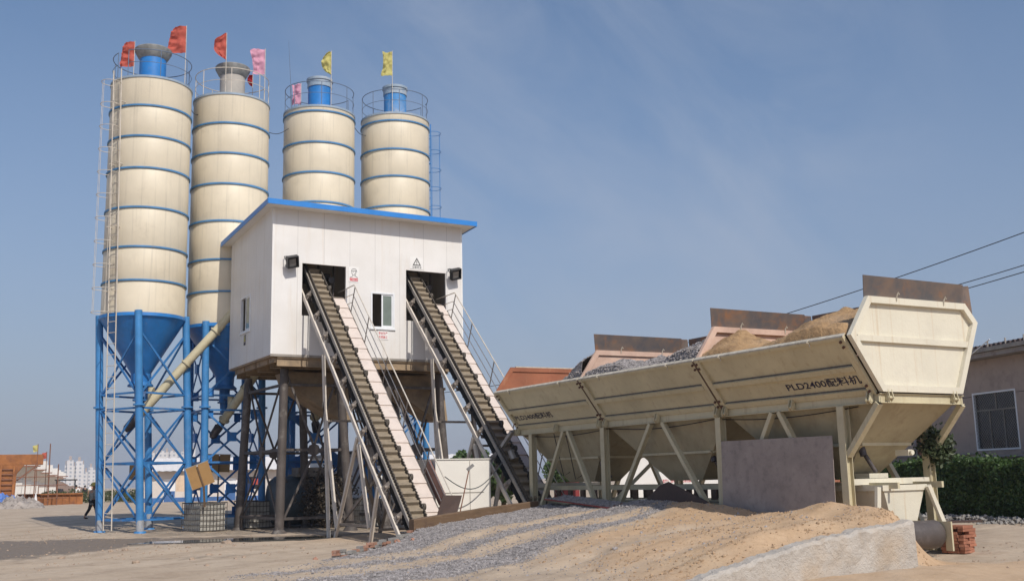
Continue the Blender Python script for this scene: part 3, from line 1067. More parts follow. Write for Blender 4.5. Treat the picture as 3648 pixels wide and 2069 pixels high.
def silo(X0, Y0, bands, rim, cone_top, leg_ang, label, vent, ladder=None, rail='railw', gusset=False, z0=.06, sh=(0, 0)):
    rad = 1.5
    t = thing('cement_silo', (X0, Y0, z0), label, 'silo', 'cement silos behind the plant')
    c = (X0, Y0, 0)
    m = MB()
    prof = [(rad, cone_top)]
    for b in sorted(bands):
        prof += [(rad, b - .012), (rad - .006, b), (rad, b + .012)]
    prof += [(rad, rim)]
    m.lathe(prof, c, 96)
    m.build('shell', 'silo', t, True)
    for b in bands:
        m = MB()
        m.lathe([(rad + .002, -.034), (rad + .045, -.03), (rad + .045, .03), (rad + .002, .034)], (X0, Y0, b), 96, True)
        m.build('hoop_band', 'band', t, True)
    m = MB()
    m.lathe([(rad + .002, -.03), (rad + .03, -.03), (rad + .03, .05), (rad + .002, .05)], (X0, Y0, rim), 96, True)
    m.lathe([(rad + .01, .05), (.5, .40), (.05, .42)], (X0, Y0, rim), 64)
    m.build('roof', 'rimgrey', t, True)
    # blue cone with its rim and outlet
    zc = cone_top
    zo = 5.35
    m = MB()
    m.lathe([(rad + .05, .0), (rad + .06, -.12), (rad + .01, -.16)], (X0, Y0, zc), 96)
    m.lathe([(rad + .01, zc - .14), (.36, zo + .45)], c, 96)
    m.lathe([(.36, zo + .45), (.34, zo + .1)], c, 48)
    m.build('cone', 'blue', t, True)
    m = MB()
    m.lathe([(.0, .12), (.36, .12), (.46, .02), (.46, -.03), (.2, -.03), (.2, -.5), (.26, -.5), (.26, -.56), (.17, -.56), (.15, -.95), (.0, -.95)], (X0, Y0, zo), 32)
    m.box((X0 - .12, Y0 - .34, zo - .42), (X0 + .12, Y0 - .1, zo - .22))
    m.build('outlet_valve', 'brace', t, True)
    # dust filter on the roof
    style, vm, lm = vent
    zv = rim + .3
    m = MB()
    m.lathe([(.50, 0), (.50, 1.08)], (X0, Y0, zv), 48)
    v = m.build('dust_filter', vm, t, True)
    m = MB()
    if style == 'mushroom':
        m.lathe([(.50, .92), (.56, .98), (.69, 1.22), (.70, 1.32), (.66, 1.36), (.60, 1.33), (.0, 1.28)], (X0, Y0, zv), 48)
    else:
        m.lathe([(.50, 1.0), (.53, 1.0), (.53, 1.28), (.57, 1.28), (.57, 1.38), (.54, 1.40), (0, 1.42)], (X0, Y0, zv), 48)
    m.build('lid', lm, v, True)
    # railing
    zr = rim + .05
    rr = rad - .04
    gap = (200, 222) if ladder == 'left' else (355, 372)
    m = MB()
    for h_ in (1.05, .55):
        m.ring((X0, Y0, zr + h_), rr, .017 if h_ > 1 else .011, 72, 6, gap[1], gap[0] + 360)
    ro = m.build('railing', rail, t, True)
    for k in range(8):
        a = R(gap[1] + (338.) * k / 7)
        px, py = X0 + rr * math.cos(a), Y0 + rr * math.sin(a)
        m = MB()
        m.tube((px, py, zr - .05), (px, py, zr + 1.05), .016, None, 8)
        m.build('post', rail, ro, True)
    # legs
    legs = []
    rl = 1.55
    for k in range(4):
        a = R(leg_ang + 90 * k)
        px, py = X0 + rl * math.cos(a), Y0 + rl * math.sin(a)
        legs.append((px, py))
        m = MB()
        m.tube((px + sh[0], py + sh[1], z0 - .12), (px, py, zc + .06), .135, None, 20)
        m.lathe([(0.1, -.03), (.21, -.03), (.21, .03), (.1, .03)], (px + sh[0] * .42, py + sh[1] * .42, 4.55), 20, True)
        m.lathe([(0.1, .06), (.2, .06), (.24, -.1)], (px + sh[0], py + sh[1], z0), 20)
        lg = m.build('leg', 'blue_leg', t, True)
        m = MB()
        hs = rnd.uniform(.3, .6)
        m.tube((px + sh[0], py + sh[1], z0 - .1), (px + sh[0] * (1 - hs / 7.8), py + sh[1] * (1 - hs / 7.8), z0 + hs), .139, .138, 20, False)
        m.build('splashed_foot', 'splash', lg, True)
    levels = [(.55, 2.5), (2.5, 4.4), (5.0, 7.15)]
    for k in range(4):
        a, b = V(*legs[k], 0), V(*legs[(k + 1) % 4], 0)
        d = (b - a).normalized()
        outw = V((a.x + b.x) / 2 - X0, (a.y + b.y) / 2 - Y0, 0).normalized()
        A, B = a + d * .12, b - d * .12
        up = outw
        for z in (.50, 2.5, 4.45, 5.0):
            m = MB()
            o_ = V(sh[0], sh[1], 0) * max(0, 1 - z / zc)
            m.beam(A + V(0, 0, z) + o_, B + V(0, 0, z) + o_, .09 if z < 4.8 else .07, .07, (0, 0, 1))
            m.build('brace', 'brace', t)
        for zl, zh in levels:
            if gusset:
                zl, zh = zl + .1, zh - .1
            for s_, (p, q) in enumerate(((A, B), (B, A))):
                m = MB()
                of = outw * (.025 if s_ else -.02)
                m.beam(p + V(0, 0, zl) + of + V(sh[0], sh[1], 0) * max(0, 1 - zl / zc), q + V(0, 0, zh) + of + V(sh[0], sh[1], 0) * max(0, 1 - zh / zc), .075, .035, up)
                m.build('brace', 'brace', t)
            if gusset:
                cc = (A + B) / 2 + V(0, 0, (zl + zh) / 2)
                g = .17
                m = MB()
                m.frame_box(cc - d * g - V(0, 0, g) - outw * .045, d * 2 * g, V(0, 0, 2 * g), outw * .09)
                m.build('gusset_plate', 'blue', t)
                for pp in (A, B):
                    for zz in (zl, zh):
                        sgn = 1 if pp is A else -1
                        m = MB()
                        m.frame_box(pp + V(0, 0, zz - .17) - outw * .03, d * .26 * sgn, V(0, 0, .34), outw * .012)
                        m.build('gusset_plate', 'blue', t)
    if ladder:
        if ladder == 'left':
            ax, ay, lz0, mt = -.837, -.547, z0 + .1, 'railw'
        else:
            ax, ay, lz0, mt = .97, .1, 8.4, 'blue'
        av = V(ax, ay, 0).normalized()
        sv = V(-av.y, av.x, 0)
        lc = V(X0, Y0, 0) + av * (rad + .24)
        ztop = rim + .25
        lt = MB()
        for s_ in (-.2, .2):
            lt.tube(lc + sv * s_ + V(sh[0], sh[1], lz0), lc + sv * s_ + V(0, 0, ztop), .022, None, 8)
        z = lz0 + .2
        while z < ztop:
            o_ = V(sh[0], sh[1], 0) * max(0, 1 - z / ztop)
            lt.tube(lc + sv * -.2 + V(0, 0, z) + o_, lc + sv * .2 + V(0, 0, z) + o_, .013, None, 6)
            z += .4
        z = cone_top + .8
        while z < ztop:
            for s_ in (-.2, .2):
                lt.tube(lc + sv * s_ + V(0, 0, z), lc + sv * s_ - av * .26 + V(0, 0, z), .02, None, 6)
            z += 2.4
        lo = lt.build('ladder', mt, t, True)
        cg = MB()
        z = cone_top - .05
        a0 = math.degrees(math.atan2(av.y, av.x))
        while z < ztop + .1:
            cg.ring((*(lc + av * .27)[:2], z), .34, .013, 20, 5, a0 - 142, a0 + 142)
            z += .87
        for dv in (-70, 0, 70):
            a = R(a0 + dv)
            p = lc + av * .27 + V(math.cos(a), math.sin(a), 0) * .34
            cg.tube((p.x, p.y, cone_top - .05), (p.x, p.y, z - .87), .008, None, 5)
        cg.build('safety_cage', mt, lo, True)
    return t


silo(7.90, 41.1, (15.77, 14.57, 13.34, 11.83, 10.34, 9.09), 16.9, 7.9, -107, 'leftmost tall cream silo with full-height caged ladder and blue cone', ('mushroom', 'blue', 'lidgrey'), 'left', 'raild', sh=(.34, -.06))
silo(11.15, 41.5, (15.70, 14.47, 13.23, 11.74, 10.21, 8.96), 16.9, 7.74, -134, 'cream silo with dusty grey roof filter, second from the left', ('mushroom', 'ventgrey', 'lidgrey'), None, 'railw', True, sh=(.12, -.03))
silo(15.05, 41.9, (16.95, 15.60, 14.31, 13.04, 11.7, 10.4, 9.1), 17.16, 7.8, -70, 'cream silo with bright blue roof filter rising over the middle of the white building', ('drum', 'blue', 'rimgrey'), None, 'raild', True)
silo(18.6, 41.9, (17.08, 15.80, 14.59, 13.26, 11.9, 10.5, 9.2), 17.41, 7.8, -60, 'rightmost cream silo with a blue caged ladder on its right side', ('drum', 'ventmix', 'rimgrey'), 'right', 'raild')

FL = [('flag', 7.17, 41.0, 18.74, 1.02, .46, 'red', 'small red flag left of the leftmost silo filter', 17.0, 'rect', (0, 0)),
      ('flag', 9.12, 41.0, 19.78, 1.13, .62, 'red', 'large red flag, highest of all, at the right edge of the leftmost silo', 16.9, 'rect', (0, 0)),
      ('flag', 10.63, 40.6, 19.62, 1.15, .50, 'red', 'curled red flag in front of the dusty grey filter', 16.95, 'half', (0, 0)),
      ('flag', 12.38, 41.1, 19.46, 1.10, .56, 'pink', 'bright pink flag on the right of the dusty grey filter', 17.0, 'rect', (0, 0)),
      ('flag', 12.25, 42.4, 18.80, .55, .22, 'dred', 'small dark red flag mostly hidden behind the bright pink one', 17.0, 'half', (0, 0)),
      ('flag', 14.55, 42.9, 18.95, .95, .42, 'pink', 'pale pink flag half hidden behind the bright blue roof filter', 17.1, 'rect', (0, 0)),
      ('flag', 15.38, 41.4, 20.05, 1.06, .42, 'yellow', 'half-moon shaped yellow flag beside the bright blue filter', 17.2, 'half', (0, 0)),
      ('flag', 18.25, 41.4, 20.60, 1.15, .48, 'yellow', 'rectangular yellow flag on the rightmost silo', 17.4, 'rect', (0, 0))]
for a in FL:
    flag(a[0], a[1], a[2], a[3], a[4], a[5], a[6], a[7], a[8], a[9], a[10])

m = MB()
m.tube((13.68, 41.5, 17.1), (13.62, 41.5, 18.25), .03, None, 8)
m.tube((13.62, 41.5, 18.25), (13.5, 41.5, 20.2), .012, .006, 6)
m.solo('lightning_rod', 'raild', 'thin lightning rod on the left rim of the silo with the bright blue filter', 'lightning rod', smooth=True)

for p, q, lb in (((9.32, 41.0, 16.5), (9.72, 41.1, 16.2), 'black cable slung between the leftmost and second silos'),
                 ((12.63, 41.4, 16.0), (13.58, 41.6, 16.35), 'black cable slung from the grey filter silo to the bright blue filter silo'),
                 ((16.5, 41.7, 17.0), (17.12, 41.7, 16.6), 'black cable slung between the two right-hand silos')):
    m = MB()
    p, q = V(p), V(q)
    m.path([p.lerp(q, i / 8) - V(0, 0, .15 * math.sin(math.pi * i / 8)) for i in range(9)], .014, 5)
    m.solo('guy_cable', 'cable', lb, 'cable', 'cables slung between the silos')


# screw conveyors from the silo outlets
def screw(p, q, r, label):
    p, q = V(p), V(q)
    t = thing('screw_conveyor', p, label, 'conveyor', 'cement screw conveyors')
    d = (q - p).normalized()
    L = (q - p).length
    m = MB()
    m.tube(p, q, r, None, 20)
    m.tube(p + d * .55 + V(0, -.02, 0), p + d * .55 + V(0, 0, .55), r * .75, None, 16)
    m.build('tube', 'hopper', t, True)
    for s_ in (.02, .45, .75):
        m = MB()
        m.tube(p + d * (L * s_), p + d * (L * s_ + .06), r * 1.3, None, 20)
        m.build('flange', 'hopper', t, True)
    m = MB()
    m.tube(p, p - d * .28, r * .8, None, 16)
    m.tube(p - d * .28, p - d * .72, r * 1.05, r * .9, 16)
    m.tube(p - d * .72, p - d * .8, r * .8, r * .6, 16)
    m.build('motor', 'machine', t, True)
    return t


screw((7.9, 40.9, 4.3), (11.2, 39.95, 8.4), .165, 'long cream screw conveyor slanting from the leftmost silo up to the white building')
screw((10.95, 40.9, 4.05), (12.2, 38.9, 6.6), .165, 'short cream screw conveyor under the second silo with black motor')
screw((14.75, 41.2, 4.2), (13.6, 38.6, 6.6), .165, 'screw conveyor end with black motor behind the dark tower posts')
screw((18.3, 41.2, 4.2), (17.2, 38.6, 6.6), .165, 'screw conveyor below the rightmost silo, mostly hidden by belts')

# ------------------------------------------------------------------ white plant house on steel towers
BX0, BX1, BY0, BY1, BZ0 = 10.83, 18.13, 34.7, 39.8, 5.93
b = thing('plant_house', (14.5, 37.2, 0.), 'white panel plant house with blue-edged roof standing on dark steel towers', 'building')
TH = .08
zf, zb = 11.0, 10.72
o1, o2 = (11.9, 13.5, 7.98, 9.15), (15.82, 17.43, 8.03, 9.22)
win = (14.44, 15.36, 7.02, 8.32)
hol = [(h[0] - BX0, h[1] - BX0, h[2] - BZ0, h[3] - BZ0) for h in (o1, o2, win)]
# narrow slots where the belts pass below the openings
hol[0] = (o1[0] - BX0, o1[1] - BX0, 7.32 - BZ0, o1[3] - BZ0)
hol[1] = (o2[0] - BX0, o2[1] - BX0, 7.36 - BZ0, o2[3] - BZ0)
m = MB()
m.wall((BX0, BY0, BZ0), (BX1 - BX0, 0, 0), (0, 0, zf - BZ0), (0, -1, 0), TH, hol)
m.build('front_wall', 'panel', b)
sw = (37.15, 38.35, 7.08, 8.4)
m = MB()
m.wall((BX0, BY0 + TH, BZ0), (0, BY1 - BY0 - TH, 0), (0, 0, 4.6), (-1, 0, 0), TH, [(sw[0] - BY0 - TH, sw[1] - BY0 - TH, sw[2] - BZ0, sw[3] - BZ0)])
m.prism([(BX0, BY0 + TH, BZ0 + 4.6), (BX0, BY1, BZ0 + 4.6), (BX0, BY1, zb), (BX0, BY0 + TH, zf)], (TH, 0, 0))
m.build('side_wall', 'panel', b)
m = MB()
m.wall((BX1, BY0 + TH, BZ0), (0, BY1 - BY0 - TH, 0), (0, 0, zb - BZ0), (1, 0, 0), TH)
m.wall((BX0 + TH, BY1, BZ0), (BX1 - BX0 - 2 * TH, 0, 0), (0, 0, zb - BZ0 - .05), (0, 1, 0), TH)
m.build('rear_walls', 'panel', b)
for (x0_, x1_, y0_, y1_) in ((BX0 - .004, BX0 + .06, BY0 - .004, BY0 - .001), (BX1 - .06, BX1 + .004, BY0 - .004, BY0 - .001), (BX0 - .004, BX0 - .001, BY0 - .001, BY0 + .06)):
    m = MB()
    m.box((x0_, y0_, BZ0 - .01), (x1_, y1_, zf - .02))
    m.build('corner_flashing', 'white', b)
m = MB()
m.box((BX0 - .006, BY0 - .012, BZ0 - .05), (BX1 + .006, BY0 - .005, BZ0 + .03))
m.build('base_channel', 'frame', b)
# roof: thin slab with blue drip edge
fy, by_ = BY0 - .52, BY1 + .3
rx0, rx1 = BX0 - .33, BX1 + .36
zfr, zbr = 11.03, 10.70
m = MB()
m.prism([(rx0, fy, zfr), (rx0, by_, zbr), (rx0, by_, zbr + .1), (rx0, fy, zfr + .1)], (rx1 - rx0, 0, 0))
ro = m.build('roof', 'panel', b)
m = MB()
m.box((rx0 - .01, fy - .03, zfr - .03), (rx1 + .01, fy - .002, zfr + .15))
for xx in (rx0 - .022, rx1 + .002):
    m.prism([(xx, fy - .002, zfr - .03), (xx, by_, zbr - .03), (xx, by_, zbr + .15), (xx, fy - .002, zfr + .15)], (.02, 0, 0))
m.build('blue_edge', 'sheet_blue', ro)


def slider(parent, o, u, v, n, name='window'):
    """two-sash sliding window, left sash pushed open"""
    o, u, v, n = map(V, (o, u, v, n))
    fw = .06
    ud, vd = u.normalized(), v.normalized()
    w, h = u.length, v.length
    m = MB()
    for (a, bb, c, d) in ((0, w, 0, fw), (0, w, h - fw, h), (0, fw, fw, h - fw), (w - fw, w, fw, h - fw)):
        m.frame_box(o + ud * a + vd * c + n * .02, ud * (bb - a), vd * (d - c), -n * .1)
    fr = m.build(name, 'winframe', parent)
    m = MB()
    x0 = w * .46
    for (a, bb, c, d) in ((x0, w - fw, fw, fw + .05), (x0, w - fw, h - fw - .05, h - fw), (x0, x0 + .055, fw + .05, h - fw - .05), (w - fw - .05, w - fw, fw + .05, h - fw - .05)):
        m.frame_box(o + ud * a + vd * c - n * .01, ud * (bb - a), vd * (d - c), -n * .03)
    m.build('sash', 'winframe', fr)
    m = MB()
    m.frame_box(o + ud * (x0 + .05) + vd * (fw + .04) - n * .022, ud * (w - fw - x0 - .09), vd * (h - 2 * fw - .08), -n * .008)
    m.build('pane', 'glass', fr)
    m = MB()
    m.frame_box(o - ud * .03 - vd * .05 + n * .05, ud * (w + .06), vd * .05, -n * .05)
    m.build('sill', 'winframe', fr)


slider(b, (win[0], BY0, win[2]), (win[1] - win[0], 0, 0), (0, 0, win[3] - win[2]), (0, -1, 0))
slider(b, (BX0, sw[1], sw[2]), (0, sw[0] - sw[1], 0), (0, 0, sw[3] - sw[2]), (-1, 0, 0))
# deck: floor plate and steel beams under it
m = MB()
m.box((BX0 + .02, BY0 + .02, BZ0 - .06), (BX1 - .02, BY1 - .02, BZ0 - .003))
m.build('floor_plate', 'deck', b)
for yy in (34.78, 35.5, 36.9, 38.3, 39.6):
    m = MB()
    for z0_, z1_, hw in ((5.56, 5.58, .06), (5.58, 5.83, .006), (5.83, 5.868, .06)):
        m.box((BX0 + .25, yy - hw, z0_), (BX1 - .25, yy + hw, z1_))
    m.build('deck_beam', 'deck', b)
for xx in (11.05, 11.6, 12.5, 13.5, 14.5, 15.4, 16.4, 17.3, 17.9):
    m = MB()
    for ya, yb_ in ((34.85, 35.43), (35.57, 36.83), (36.97, 38.23), (38.37, 39.53)):
        m.box((xx - .05, ya, 5.70), (xx + .05, yb_, 5.865))
    m.build('deck_joist', 'deck', b)
m = MB()
for xx in np.arange(11.2, 18.1, .76):
    m.prism([(xx, 34.84, 5.56), (xx, 34.84, 5.84), (xx, 35.36, 5.84)], (.02, 0, 0))
m.build('deck_bracket', 'deck', b)
# towers
for dx in (0, 3.85):
    tops = [(11.55, 35.4), (13.55, 35.4), (13.5, 39.2), (11.42, 39.2)]
    bots = [(11.38, 35.18), (13.92, 35.2), (13.8, 39.45), (11.22, 39.45)]
    for (tx, ty), (qx, qy) in zip(tops, bots):
        m = MB()
        m.tube((qx + dx, qy, -.1), (tx + dx, ty, 5.54), .155, .145, 20)
        m.lathe([(.17, .12), (.24, .04), (.28, -.1)], (qx + dx, qy, H(qx + dx, qy)), 20)
        m.build('post', 'post', b, True)

    def on(k, z):
        f = z / 5.54
        return V(bots[k][0] + (tops[k][0] - bots[k][0]) * f + dx, bots[k][1] + (tops[k][1] - bots[k][1]) * f, z)
    for k in range(4):
        j = (k + 1) % 4
        zm = 2.78
        mid = (on(k, zm) + on(j, zm)) / 2
        dd = (on(j, zm) - on(k, zm)).normalized()
        ow = dd.cross(V(0, 0, 1))
        for z in (zm, .5, 5.0):
            m = MB()
            m.beam(on(k, z) + dd * .13, on(j, z) - dd * .13, .07, .09)
            m.build('brace', 'post', b)
        for z in (.45, 5.3):
            for kk in (k, j):
                m = MB()
                m.beam(on(kk, z) + (dd if kk == k else -dd) * .12, mid + V(0, 0, .12 if z > 3 else -.12), .07, .05, ow)
                m.build('brace', 'post', b)
        m = MB()
        m.tube(mid - ow * .05, mid + ow * .05, .21, None, 8)
        m.build('gusset_plate', 'post', b)
    # mixer discharge chute
    m = MB()
    m.prism([(11.8 + dx, 35.9, 5.5), (14.0 + dx, 35.9, 5.5), (14.2 + dx, 35.9, 3.85), (13.75 + dx, 35.9, 3.85), (12.0 + dx, 35.9, 4.95)], (0, 1.3, 0))
    m.box((11.75 + dx, 35.84, 4.98), (14.1 + dx, 35.9, 5.08))
    m.build('discharge_chute', 'deck', b)
    # machinery seen in the belt opening
    m = MB()
    m.tube((12.05 + dx, 36.15, 9.0), (13.0 + dx, 36.15, 9.0), .3, None, 20)
    m.box((13.06 + dx, 35.7, 8.0), (13.3 + dx, 36.2, 9.05))
    m.tube((13.2 + dx, 35.3, 8.75), (13.2 + dx, 35.9, 8.75), .12, None, 12)
    m.box((13.32 + dx, 35.5, 7.6), (13.36 + dx, 35.54, 9.3))
    m.build('belt_drive', 'machine', b, True)
    m = MB()
    m.box((13.05 + dx, 34.82, 8.0), (13.46 + dx, 35.8, 8.06))
    m.build('landing', 'dusty_brown', b)


# floodlights
def floodlight(x, z, label):
    t = thing('floodlight', (x, BY0, z), label, 'floodlight', 'floodlights on the white front wall')
    rx = Matrix.Rotation(R(-14), 3, 'Y') @ Matrix.Rotation(R(28), 3, 'X')
    c = V(x, BY0 - .30, z)

    def bx(lo, hi, name, mt):
        m = MB()
        m.box(lo, hi)
        m.v = [tuple(rx @ V(p) + c) for p in m.v]
        return m.build(name, mt, t)
    m = MB()
    w, h = .20, .20
    for lo, hi in (((-w, -.09, -h), (w, .10, -h + .04)), ((-w, -.09, h - .04), (w, .10, h)), ((-w, -.09, -h + .04), (-w + .04, .1, h - .04)), ((w - .04, -.09, -h + .04), (w, .1, h - .04)), ((-w + .04, .06, -h + .04), (w - .04, .1, h - .04))):
        m.box(lo, hi)
    m.box((-.13, .1, -.13), (.13, .17, .13))
    m.v = [tuple(rx @ V(p) + c) for p in m.v]
    m.build('housing', 'black', t)
    bx((-.12, -.02, -.15), (.12, -.01, .10), 'lens', 'steel')
    m = MB()
    m.path([(x - .21, BY0 - .28, z), (x - .23, BY0 - .1, z + .2), (x - .1, BY0 - .02, z + .24), (x + .1, BY0 - .02, z + .24), (x + .23, BY0 - .1, z + .2), (x + .21, BY0 - .28, z)], .014, 6)
    m.build('bracket', 'black', t, True)


floodlight(11.45, 9.10, 'black floodlight left of the left belt opening')
floodlight(17.70, 9.16, 'black floodlight at the top right corner of the right belt opening')


# signs on the white wall
def wall_sign(name, x0, x1, z0, z1, label, mat='white'):
    t = thing(name, ((x0 + x1) / 2, BY0, z0), label, 'sign', 'signs on the white front wall')
    m = MB()
    m.box((x0, BY0 - .012, z0), (x1, BY0 - .001, z1))
    m.build('plate', mat, t)
    return t


YS = BY0 - .012
t = wall_sign('warning_sign', 15.98, 16.50, 9.28, 9.72, 'white warning sign with a black exclamation triangle above the right belt opening')
m = MB()
cx_, z0_ = 16.25, 9.43
for a, bb in (((-.15, 0), (.15, 0)), ((.15, 0), (0, .26)), ((0, .26), (-.15, 0))):
    m.beam((cx_ + a[0], YS - .004, z0_ + a[1]), (cx_ + bb[0], YS - .004, z0_ + bb[1]), .004, .026, (0, 1, 0))
m2 = MB()
for v_, f_ in [(None, None)]:
    pass
tri = MB()
T = [V(-.165, 0, -.015), V(.165, 0, -.015), V(0, 0, .275)]
I = [V(-.115, 0, .015), V(.115, 0, .015), V(0, 0, .21)]
for k in range(3):
    p0, p1, q1, q0 = T[k], T[(k + 1) % 3], I[(k + 1) % 3], I[k]
    tri.prism([p + V(cx_, YS - .001, z0_) for p in (p0, p1, q1, q0)], (0, -.004, 0))
tri.box((cx_ - .014, YS - .005, z0_ + .075), (cx_ + .014, YS - .001, z0_ + .15))
tri.box((cx_ - .014, YS - .005, z0_ + .03), (cx_ + .014, YS - .001, z0_ + .055))
tri.build('triangle', 'black', t)
text_mesh('注意安全', (16.06, YS, 9.31), (1, 0, 0), (0, 0, 1), .38, .08, 'lettering', 'black', t)

t = wall_sign('safety_notice', 14.70, 15.12, 6.62, 6.94, 'white notice with two lines of red characters under the front window')
text_mesh('安全生产', (14.74, YS, 6.80), (1, 0, 0), (0, 0, 1), .34, .10, 'lettering', 'redtext', t, bold=.01)
text_mesh('文明施工', (14.74, YS, 6.66), (1, 0, 0), (0, 0, 1), .34, .10, 'lettering', 'redtext', t, bold=.01)

t = wall_sign('helmet_poster', 13.60, 13.98, 8.62, 9.16, 'white safety poster with a drawn helmeted worker right of the left opening')
m = MB()
hx, hz = 13.80, 8.97
pts = [(hx - .09 + .0, hz)]
pth = lambda L_: m.path([(hx + a, YS - .004, hz + c_) for a, c_ in L_], .007, 5)
pth([(-.10, .03), (-.085, .085), (-.04, .125), (.02, .13), (.075, .10), (.095, .05)])
pth([(-.10, .03), (-.03, .055), (.05, .055), (.12, .03)])
pth([(-.085, .03), (-.08, -.05), (-.04, -.105), (.02, -.115), (.06, -.07), (.075, .03)])
pth([(-.04, -.105), (-.07, -.16), (-.15, -.19)])
pth([(.03, -.11), (.07, -.15), (.14, -.19)])
pth([(-.04, .005), (-.015, .008)])
pth([(.03, .005), (.052, .006)])
pth([(.0, -.065), (.035, -.065)])
m.build('portrait', 'black', t)
m = MB()
m.box((13.64, YS - .003, 8.655), (13.95, YS - .001, 8.76))
m.build('red_band', 'redtext', t)
text_mesh('必须戴安全帽', (13.655, YS - .003, 8.67), (1, 0, 0), (0, 0, 1), .28, .07, 'lettering', 'white', t)

# small triangle sign under the side window
t = thing('hazard_sign', (BX0, 37.75, 6.62), 'small triangular hazard sign under the side window', 'sign')
m = MB()
m.box((BX0 - .01, 37.62, 6.60), (BX0 - .001, 37.88, 6.98))
m.build('plate', 'frame', t)
m = MB()
m.prism([(BX0 - .0105, 37.64, 6.74), (BX0 - .0105, 37.86, 6.74), (BX0 - .0105, 37.75, 6.95)], (-.004, 0, 0))
m.build('triangle', 'yellow', t)
m = MB()
m.box((BX0 - .014, 37.65, 6.62), (BX0 - .0105, 37.85, 6.68))
m.build('lettering', 'navytext', t)

# ------------------------------------------------------------------ inclined cleated belt conveyors
ANG = R(44.4)
CA, SA = math.cos(ANG), math.sin(ANG)


